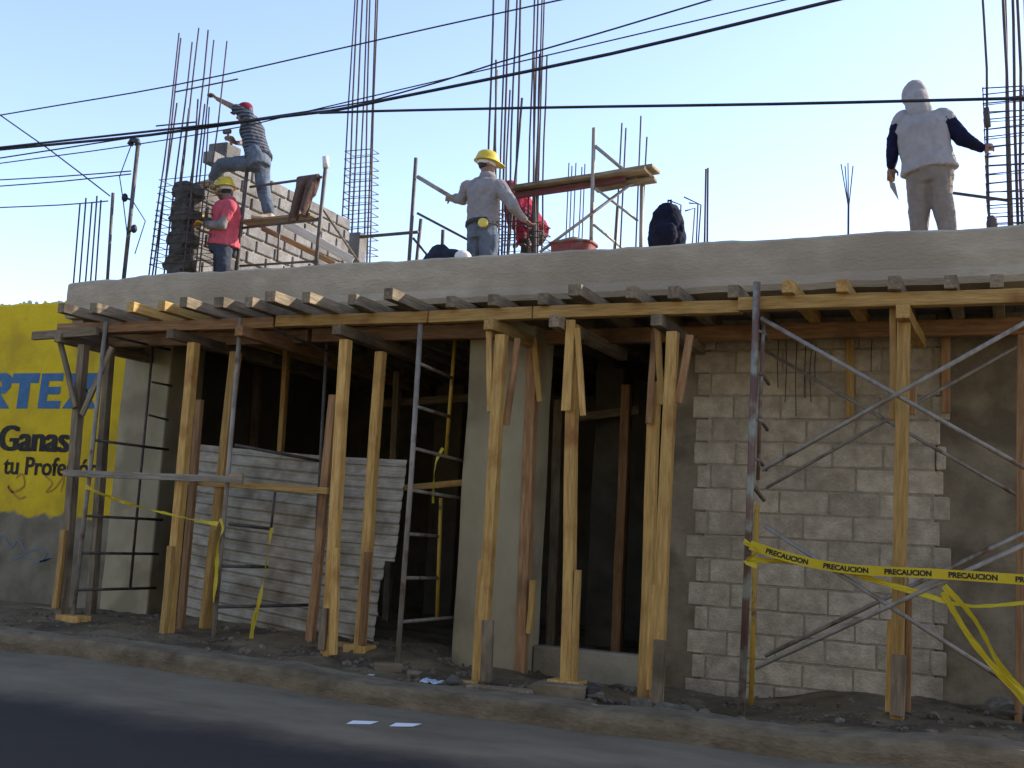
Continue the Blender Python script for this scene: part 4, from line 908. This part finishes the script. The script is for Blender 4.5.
bm = bmesh.new(); pel = J['pelvis']; sd3 = FR.cross(V((0, 0, 1))); loft(bm, [(pel+V((0, 0, .02)), sd3*.222, FR*.166), (pel+V((0, 0, .065)), sd3*.218, FR*.164)], 22); build('belt', bm, M_INK, gp, smooth=True)
bm = bmesh.new(); nk = J['neck']; loft(bm, [(nk-V((0, 0, .03)), sd3*.105, FR*.095), (nk+V((0, 0, .035)), sd3*.082, FR*.082)], 18); build('collar', bm, cloth_mat('grey_collar', (.33, .31, .30), .16), gp, smooth=True)
bm = bmesh.new(); c = P(483.5, 223, Y-.19); loft(bm, [(c, V((.055, 0, 0)), V((0, 0, .05))), (c+V((0, -.03, 0)), V((.05, 0, 0)), V((0, 0, .046)))], 18); build('tape_measure', bm, M_HELM, gp, smooth=False)
# hooded worker
Y = 1.40; FR = V((-.1, 1, 0))
J = dict(head=p(914.5, 98, .05), neck=p(919, 112), pelvis=p(929, 169), chest=p(923, 134), shl=p(903, 120, .02), shr=p(943, 118, .02), ell=p(893.5, 144, .0), wrl=p(891.5, 166, .02), hal=p(891, 177, .04), elr=p(962, 138, .0), wrr=p(981, 148, .06), har=p(990, 147, .10),
         hil=p(919, 180), hir=p(939, 180), knl=p(919, 216, .03), knr=p(945, 216, .0), hem=-.03)
J['anl'] = V((P(919, 255, Y).x, Y+.04, ZT+.09)); J['anr'] = V((P(951, 255, Y).x, Y, ZT+.09))
HOODG = cloth_mat('pale_grey_sweatshirt', (.40, .375, .36), .1)
hp = person('hooded worker in pale sweatshirt with navy sleeves at the slab edge', J, FR, dict(skin=M_SKIN, shirt=HOODG, trousers=KHAKI, shoe=SHOE), hood=HOODG, sleeve_mat=cloth_mat('navy_sleeve', (.011, .012, .036)), hair=False, look=(-.35, .85, -.45), torso=(.215, .14), hoodie_loose=1.04, bulk=1.17)
tr = thing('trowel', 'small mason trowel dangling from the hand of the hooded worker', 'trowel', P(892, 178, 1.43))
bm = bmesh.new(); a, b, c, d = P(889, 181, 1.42), P(895, 183, 1.42), P(899, 201, 1.42), P(890, 187, 1.42)
vs = [bm.verts.new(q) for q in (a, b, c, d)]; f = bm.faces.new(vs); g = bmesh.ops.extrude_face_region(bm, geom=[f]); [setattr(v, 'co', v.co+V((0, .004, 0))) for v in g['geom'] if isinstance(v, bmesh.types.BMVert)]
bmesh.ops.recalc_face_normals(bm, faces=bm.faces); build('blade', bm, M_STEEL, tr)
tube('handle', [P(890.5, 172, 1.42), P(892, 182, 1.42)], [.013, .010], M_REDW, tr)
# pink shirted worker
Y = 1.55; FR = V((-1, .12, 0))
J = dict(head=p(224.5, 190), neck=p(229, 200), pelvis=p(223.5, 243), chest=p(226.5, 216), shl=p(231, 206, -.15), shr=p(229, 205, .15), ell=p(222, 225, -.2), wrl=p(206, 225, -.16), hal=p(197, 222, -.12), elr=p(217, 224, .15), wrr=p(205, 221, .08), har=p(199, 216, .04),
         hil=p(223, 250, -.07), hir=p(223, 250, .07), knl=p(223, 280, -.07), knr=p(220, 280, .08), hem=-.05)
J['anl'] = V((J['knl'].x+.04, J['knl'].y, ZT+.09)); J['anr'] = V((J['knr'].x, J['knr'].y, ZT+.09))
GL = mat('yellow_glove', (.45, .25, .03), (.6, .36, .05), .8, 20)
pp = person('worker in pink shirt and yellow helmet facing the left rebar column', J, FR, dict(skin=M_SKIN, shirt=cloth_mat('pink_shirt', (.62, .115, .145), .12), trousers=DJEAN, shoe=SHOE), shirt='short', helmet=M_HELM, gloves={'l': GL, 'r': GL}, look=(-1, .1, -.12), torso=(.18, .15), bulk=1.1)
bm = bmesh.new()
for q in 'lr': capsule(bm, J['el'+q], J['wr'+q], .056, .045); capsule(bm, J['sh'+q].lerp(J['el'+q], .6), J['el'+q], .05, .055)
fuse('undersleeve', bm, cloth_mat('grey_undersleeve', (.26, .25, .23)), pp, .010, 3, .008, 11)
# striped shirt worker
Y = 1.72; FR = V((-.92, -.25, 0))
foot = PX(207, 187, -8.66)
J = dict(head=p(244.5, 113.5, .06), neck=p(250, 119), pelvis=p(258, 158), chest=p(253, 135), shl=p(249, 117, -.16), shr=p(254, 120, .15), ell=p(231.5, 106, -.2), wrl=p(217.5, 99, -.2), hal=p(211, 94, -.2), elr=p(244, 143, .2), wrr=p(236, 143, -.02), har=p(230, 139, -.1),
         hil=p(257, 163, -.03), hir=p(262, 163, .08), knl=P(222, 165, 1.68), knr=p(263, 188, .06), hem=-.02)
J['anl'] = foot+V((.06, .02, .1)); J['tol'] = foot+V((-.06, -.02, .035)); ft = P(268, 222, 1.75); J['anr'] = ft+V((0, 0.02, .095)); J['tor'] = ft+V((-.10, -.12, .035))
sp = person('worker in dark striped shirt and red cap stretching one arm toward the rebar', J, FR, dict(skin=M_SKIN, shirt=cloth_mat('striped_shirt', (.045, .055, .075), .2, (.10, .105, .115)), trousers=JEAN, shoe=SHOE2), shirt='short', cap=cloth_mat('red_cap', (.3, .03, .05)), look=(-.93, -.2, -.3), torso=(.165, .135), bulk=1.1)
hm = thing('hammer', 'dark mason hammer held up by the striped shirt worker', 'hammer', J['har'])
tube('handle', [J['har']+V((.03, 0, -.07)), J['har']+V((-.03, -.02, .07))], .014, M_REDW, hm); bm = bmesh.new(); bm_box(bm, J['har']+V((-.035, -.02, .085)), (.11, .045, .05), None, .01); build('head', bm, M_DSTEEL, hm)
# bending red worker
Y = 2.95; FR = V((-.9, -.1, 0))
J = dict(head=p(508, 193), neck=p(512, 194), pelvis=p(532, 232), chest=p(519, 208), shl=p(512, 199, -.16), shr=p(517, 196, .16), ell=p(512, 222, -.22), wrl=p(524, 236, -.25), hal=p(530, 241, -.25), elr=p(518, 220, .2), wrr=p(519, 238, .1), har=p(517, 246, .06),
         hil=p(531, 236, -.08), hir=p(533, 236, .08), knl=p(524, 268, -.1), knr=p(528, 268, .1), hem=-.06)
J['anl'] = V((J['knl'].x+.18, J['knl'].y, ZT+.09)); J['anr'] = V((J['knr'].x+.15, J['knr'].y, ZT+.09))
REDJ = cloth_mat('red_jacket', (.40, .025, .06), .2)
person('worker in red jacket bending over behind the rebar column', J, FR, dict(skin=M_SKIN, shirt=REDJ, trousers=BROWN, shoe=SHOE), hood=REDJ, hair=False, look=(-.85, -.1, -.5), torso=(.20, .15), hoodie_loose=1.1)

# ------------------------------------------------------------------ small things on the roof
bp = thing('backpack', 'dark navy backpack standing upright on the slab edge', 'backpack', P(667, 244, .85))
MB_ = cloth_mat('navy_backpack', (.012, .014, .03), .3); Y = .85
bm = bmesh.new()
loft(bm, [(p(667, 250), V((.155, 0, 0)), V((0, .11, 0))), (p(667, 240), V((.17, 0, 0)), V((0, .13, 0))), (p(667, 224), V((.155, 0, 0)), V((0, .12, 0))), (p(667, 212), V((.12, 0, 0)), V((0, .10, 0))), (p(668, 205), V((.075, 0, 0)), V((0, .07, 0)))], 18)
ell(bm, p(665, 234, -.12), (.11, .06, .11)); ell(bm, p(660, 216, -.06), (.075, .06, .07)); fuse('pack_body', bm, MB_, bp, .012, 4, .012, 9)
tube('carry_loop', [p(668, 206), p(668, 201), p(671, 200), p(671, 206)], .010, MB_, bp); tube('strap', [p(675, 212, -.02), p(682, 228, -.04), p(682, 244, -.03)], .014, MB_, bp); tube('strap', [p(657, 232), p(653, 236, -.02), p(656, 245, -.02)], .016, MB_, bp)
bt = thing('mortar_tub', 'low red tub heaped with mortar by the right roof scaffold', 'tub', P(575, 250, 1.9)); Y = 1.9
bm = bmesh.new(); c = P(573, 258, Y); c.z = ZT; n = 24; prev = None
h = P(573, 244, Y).z-ZT
for s, z in ((.18, 0), (.205, h*.5), (.22, h), (.235, h), (.235, h-.02), (.2, h-.01), (.16, h-.05)):
    ring = [bm.verts.new(c+V((math.copysign(abs(math.cos(t))**.5, math.cos(t))*s, math.copysign(abs(math.sin(t))**.5, math.sin(t))*s*.7, z))) for t in (2*math.pi*k/n for k in range(n))]
    if prev:
        for k in range(n): bm.faces.new((prev[k], prev[(k+1) % n], ring[(k+1) % n], ring[k]))
    else: bm.faces.new(ring[::-1])
    prev = ring
bm.faces.new(prev); build('tub', bm, mat('red_tub', (.13, .03, .026), (.19, .05, .042), .8, 5, blotch=(.12, .09, .075), bl_scale=9, bl_lo=.5, bl_hi=.66), bt)
bm = bmesh.new(); ell(bm, c+V((-.02, 0, h-.02)), (.2, .13, .085)); [setattr(v, 'co', v.co+V((0, 0, .03*noise.noise(v.co*12)))) for v in bm.verts]; build('mortar_heap', bm, M_CONC, bt, smooth=True)
bm = bmesh.new(); Y = 1.6; ell(bm, p(443, 262), (.22, .14, .16)); ell(bm, p(440, 253), (.12, .1, .09)); ell(bm, p(450, 258, -.05), (.16, .1, .09))
tag(fuse('cloth_bag', bm, cloth_mat('dark_bag', (.03, .035, .05)), None, .014, 3, .02, 7), 'crumpled dark bag on the slab beside the grey worker', 'bag')
wb = thing('white_helmet', 'white helmet lying on the slab at the feet of the grey worker', 'helmet', P(463, 258, 1.5))
bm = bmesh.new(); ell(bm, P(463, 257.5, 1.5), (.085, .10, .075)); bmesh.ops.delete(bm, geom=[v for v in bm.verts if v.co.z < P(463, 259, 1.5).z-.03], context='VERTS'); build('shell', bm, M_WPL, wb, smooth=True)
bm = bmesh.new(); loft(bm, [(P(463, 260, 1.5)+V((0, 0, -.012)), V((.105, 0, 0)), V((0, .13, 0))), (P(463, 260, 1.5), V((.1, 0, 0)), V((0, .125, 0)))], 20); build('brim', bm, M_WPL, wb)
# brown jacket thrown over the scaffold rail
bm = bmesh.new(); nu, nv = 24, 34; rows = []
ra, rb = P(297, 180.6, 1.65), P(322, 177.2, 1.65)
for j in range(nv+1):
    v = j/nv; s = v*.86-.30; row = []                                  # s<0 hangs behind the rail, s>0 in front
    for i in range(nu+1):
        u = i/nu; p0 = ra.lerp(rb, .06+.82*u); h = .47+.07*math.sin(u*7)+.05*math.sin(u*17)
        drop = max(0, abs(s)-.03)*(h/.56 if s > 0 else .8); w = 1-.18*min(1, drop/.5)
        x = ra.x+(p0.x-ra.x)*w-.10*drop*(1 if s > 0 else .3)
        f = min(1, drop/.12); y = p0.y+(-.028 if s > 0 else .030)*min(1, abs(s)/.03)+f*(.034*math.sin(u*12+2.5*v)+.016*math.sin(u*25+4*v))-.02*f*(s > 0)
        row.append(bm.verts.new((x, y, p0.z+.022*(1-min(1, abs(s)/.03))+.012-drop)))
    rows.append(row)
for a, b in zip(rows, rows[1:]):
    for i in range(nu): bm.faces.new((a[i], a[i+1], b[i+1], b[i]))
bm.normal_update(); bmesh.ops.solidify(bm, geom=bm.faces[:], thickness=.012)
tag(build('draped_jacket', bm, cloth_mat('brown_jacket', (.15, .095, .075)), smooth=True), 'brown jacket draped over the top rail of the left roof scaffold', 'jacket')

# ------------------------------------------------------------------ things on the ground
def lump(bm, c, r, sub=2, sq=.7, seed=None):
    rr = bmesh.ops.create_icosphere(bm, subdivisions=sub, radius=r, matrix=Matrix.Translation(c)); s = random.random()*99
    for v in rr['verts']:
        d = v.co-V(c); k = 1+.5*noise.noise(V((d.x/r*1.1+s, d.y/r*1.1, d.z/r*1.1)))+(.18*noise.voronoi(V((d.x/r*1.6+s, d.y/r*1.6, d.z/r*1.6)))[0][0]-.1 if sub > 1 else 0); v.co = V(c)+V((d.x*k*1.15, d.y*k, d.z*k*sq))
bm = bmesh.new()
for i in range(1300):
    x = random.uniform(-9, .6); y = random.choice((random.uniform(-.8, 1.1), random.gauss(.55, .3), random.gauss(-.2, .3)))
    if y > 1.1 or y < -.95: continue
    r = min(.05, random.lognormvariate(-4.45, .6)); lump(bm, (x, y, gz(x, y)+r*.25), r, 1)
tag(build('rubble', bm, mat('rubble_bits', (.08, .067, .046), (.18, .15, .105), .98, 30, island=.4, bump=.4)), 'scattered small stones and mortar crumbs along the pavement', 'rubble', kind='stuff')
M_STONE = mat('dusty_stone', (.10, .086, .06), (.19, .165, .12), .97, 12, bump=.7, bscale=40)
def stone(label, x, y, r, m=M_STONE, dy=0):
    c = PZ(x, y, -.03); bm = bmesh.new(); lump(bm, (c.x, c.y, gz(c.x, c.y)+r*.45), r, 3); return tag(build('stone', bm, m, smooth=False), label, 'stone', 'stones on the pavement')
stone('grey stone at the foot of the right doubled doorway prop', 667, 708, .075); stone('darker stone right of the right doubled doorway prop', 685, 712, .06, M_DARKC); stone('small stone near the kerb by the rusty post', 705, 714, .045)
stone('round mortar lump by the doorway prop block', 597, 697, .06); stone('brownish stone beside the smooth column foot', 455, 682, .07, M_DARKC); stone('pale lump at the lower right corner of the wall', 1000, 718, .10); stone('dark lump beside the right tape end', 1012, 724, .09, M_DARKC)
stone('grey lump behind the central scaffold base', 415, 676, .055)
def blocklabel(label, x, y, s, rz, m, lean=0):
    c = PZ(x, y, -.03); bm = bmesh.new(); bm_box(bm, (c.x, c.y, gz(c.x, c.y)+s[2]/2-.015), s, Matrix.Rotation(rz, 3, 'Z') @ Matrix.Rotation(lean, 3, 'X'), .008)
    return tag(build('wood_offcut' if m in (M_PINE, M_GREYW, M_REDW) else 'loose_block', bm, m), label, 'offcut' if m in (M_PINE, M_GREYW, M_REDW) else 'block')
blocklabel('broken block lying under the doorway prop base', 560, 694, (.38, .16, .10), .1, M_PIER)
blocklabel('short stub of dark pipe like block right of the doorway prop base', 592, 695, (.10, .2, .11), .5, M_DKMORT)
blocklabel('tilted brown brick lying left of the central scaffold base', 388, 672, (.22, .11, .07), .6, M_PIER)
blocklabel('small broken block corner against the foot of the block wall', 640, 700, (.14, .12, .09), .8, M_STONE); blocklabel('flat board lying on the pavement by the leftmost prop foot', 48, 617, (.34, .12, .03), .1, M_GREYW)
blocklabel('dark offcut lying before the sill wall', 500, 690, (.5, .12, .05), .15, M_GREYW); blocklabel('reddish offcut by the torn sheet foot', 345, 655, (.3, .1, .06), -.2, M_REDW); blocklabel('offcut at the smooth column base', 465, 678, (.22, .1, .05), .3, M_PINE)
def scrap(label, x, y, w, m):
    c = PZ(x, y, -.02); z = gz(c.x, c.y)+.012; bm = bmesh.new(); n = 7; rows = [[bm.verts.new((c.x+(i/n-.5)*w, c.y+(j/n-.5)*w*.7, z+.03*w/.1*abs(noise.noise((i*.6+x, j*.6, y))))) for i in range(n+1)] for j in range(n+1)]
    for a, b in zip(rows, rows[1:]):
        for i in range(n): bm.faces.new((a[i], a[i+1], b[i+1], b[i]))
    bm.normal_update(); bmesh.ops.solidify(bm, geom=bm.faces[:], thickness=.002); return tag(build('litter', bm, m, smooth=True), label, 'litter', 'litter on the pavement')
scrap('crumpled pale blue plastic wrapper by the smooth column foot', 432, 681, .16, mat('bluish_plastic', (.25, .36, .5), (.55, .6, .65), .4, 20)); scrap('small red wrapper beside the blue one', 440, 680, .07, mat('red_wrapper', (.4, .06, .05), (.5, .1, .08), .5, 20))
scrap('white paper scrap below the corrugated sheets', 235, 626, .09, M_WPL); scrap('white scrap by the torn sheet foot', 366, 656, .07, M_WPL); scrap('tiny white scrap near the kerb', 371, 676, .05, M_WPL)
for x, y, lab in ((362, 722.5, 'left one of two sun spots painted white on the road'), (405, 724.5, 'right one of two sun spots painted white on the road')):
    bm = bmesh.new(); q = [(x-16, y+1.5), (x-9, y-2), (x+17, y-1.5), (x+8, y+2)]; top = []  # patches of sunlight on the road, painted on as white quads
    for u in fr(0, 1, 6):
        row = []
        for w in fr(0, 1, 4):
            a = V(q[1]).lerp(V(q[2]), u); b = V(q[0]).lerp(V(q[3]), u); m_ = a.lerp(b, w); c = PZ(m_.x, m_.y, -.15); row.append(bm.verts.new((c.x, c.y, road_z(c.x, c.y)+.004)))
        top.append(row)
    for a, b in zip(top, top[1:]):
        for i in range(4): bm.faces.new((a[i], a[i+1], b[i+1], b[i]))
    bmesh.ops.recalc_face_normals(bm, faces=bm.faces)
    tag(build('painted_sun_spot', bm, mat('sun_spot_white', (.75, .75, .72), (.8, .8, .78), .8, 30)), lab, 'painted sun spot', 'painted sun spots on the road')

# ------------------------------------------------------------------ houses added across the street, unseen, to block sky and bounce warm light
def skyblocker(label, x0, x1, h, m, seed):
    rnd = random.Random(seed); t = thing('skyblocker', label, 'skyblocker', ((x0+x1)/2, -12.0, -.2), 'houses added across the street to shape the light')
    box('wall', (x0, -20, -.3), (x1, -12.0, h), m, t, .02)  # body of the added, unseen house
    box('skyblocker_parapet', (x0-.06, -12.12, h+.003), (x1+.06, -11.92, h+.18), M_CONC, t)
    n = int((x1-x0)/2.6)
    for fl in range(int(h/3)):
        for i in range(n):
            cx = x0+(i+.5)*(x1-x0)/n; z = fl*3
            if fl == 0 and i == 1:
                d = box('door', (cx-.5, -12.03, -.15), (cx+.5, -11.96, 2.05), M_REDW, t); box('handle', (cx+.36, -11.955, .95), (cx+.40, -11.91, 1.08), M_STEEL, d); continue
            w = box('window', (cx-.6, -12.04, z+.95), (cx+.6, -11.96, z+2.15), M_INK, t)
            for q in (-.6, 0, .6): box('frame', (cx+q-.025, -11.955, z+.95), (cx+q+.025, -11.93, z+2.15), M_WPL, w)
            box('sill', (cx-.7, -11.955, z+.85), (cx+.7, -11.86, z+.93), M_CONC, w)
skyblocker('two storey ochre house added unseen across the street to shape the light', -16, -7.2, 5.8, mat('skyblocker_ochre_plaster', (.26, .22, .13), (.34, .29, .18), .95, 2, bump=.2), 1)
skyblocker('taller tan house added unseen across the street to shape the light', -7.1, 1.5, 6.3, mat('skyblocker_tan_plaster', (.25, .215, .14), (.33, .285, .19), .95, 2, bump=.2), 2)
skyblocker('cream house added unseen across the street, to the right, to shape the light', 1.6, 10, 5.6, mat('skyblocker_cream_plaster', (.28, .22, .14), (.36, .29, .19), .95, 2, bump=.2), 3)
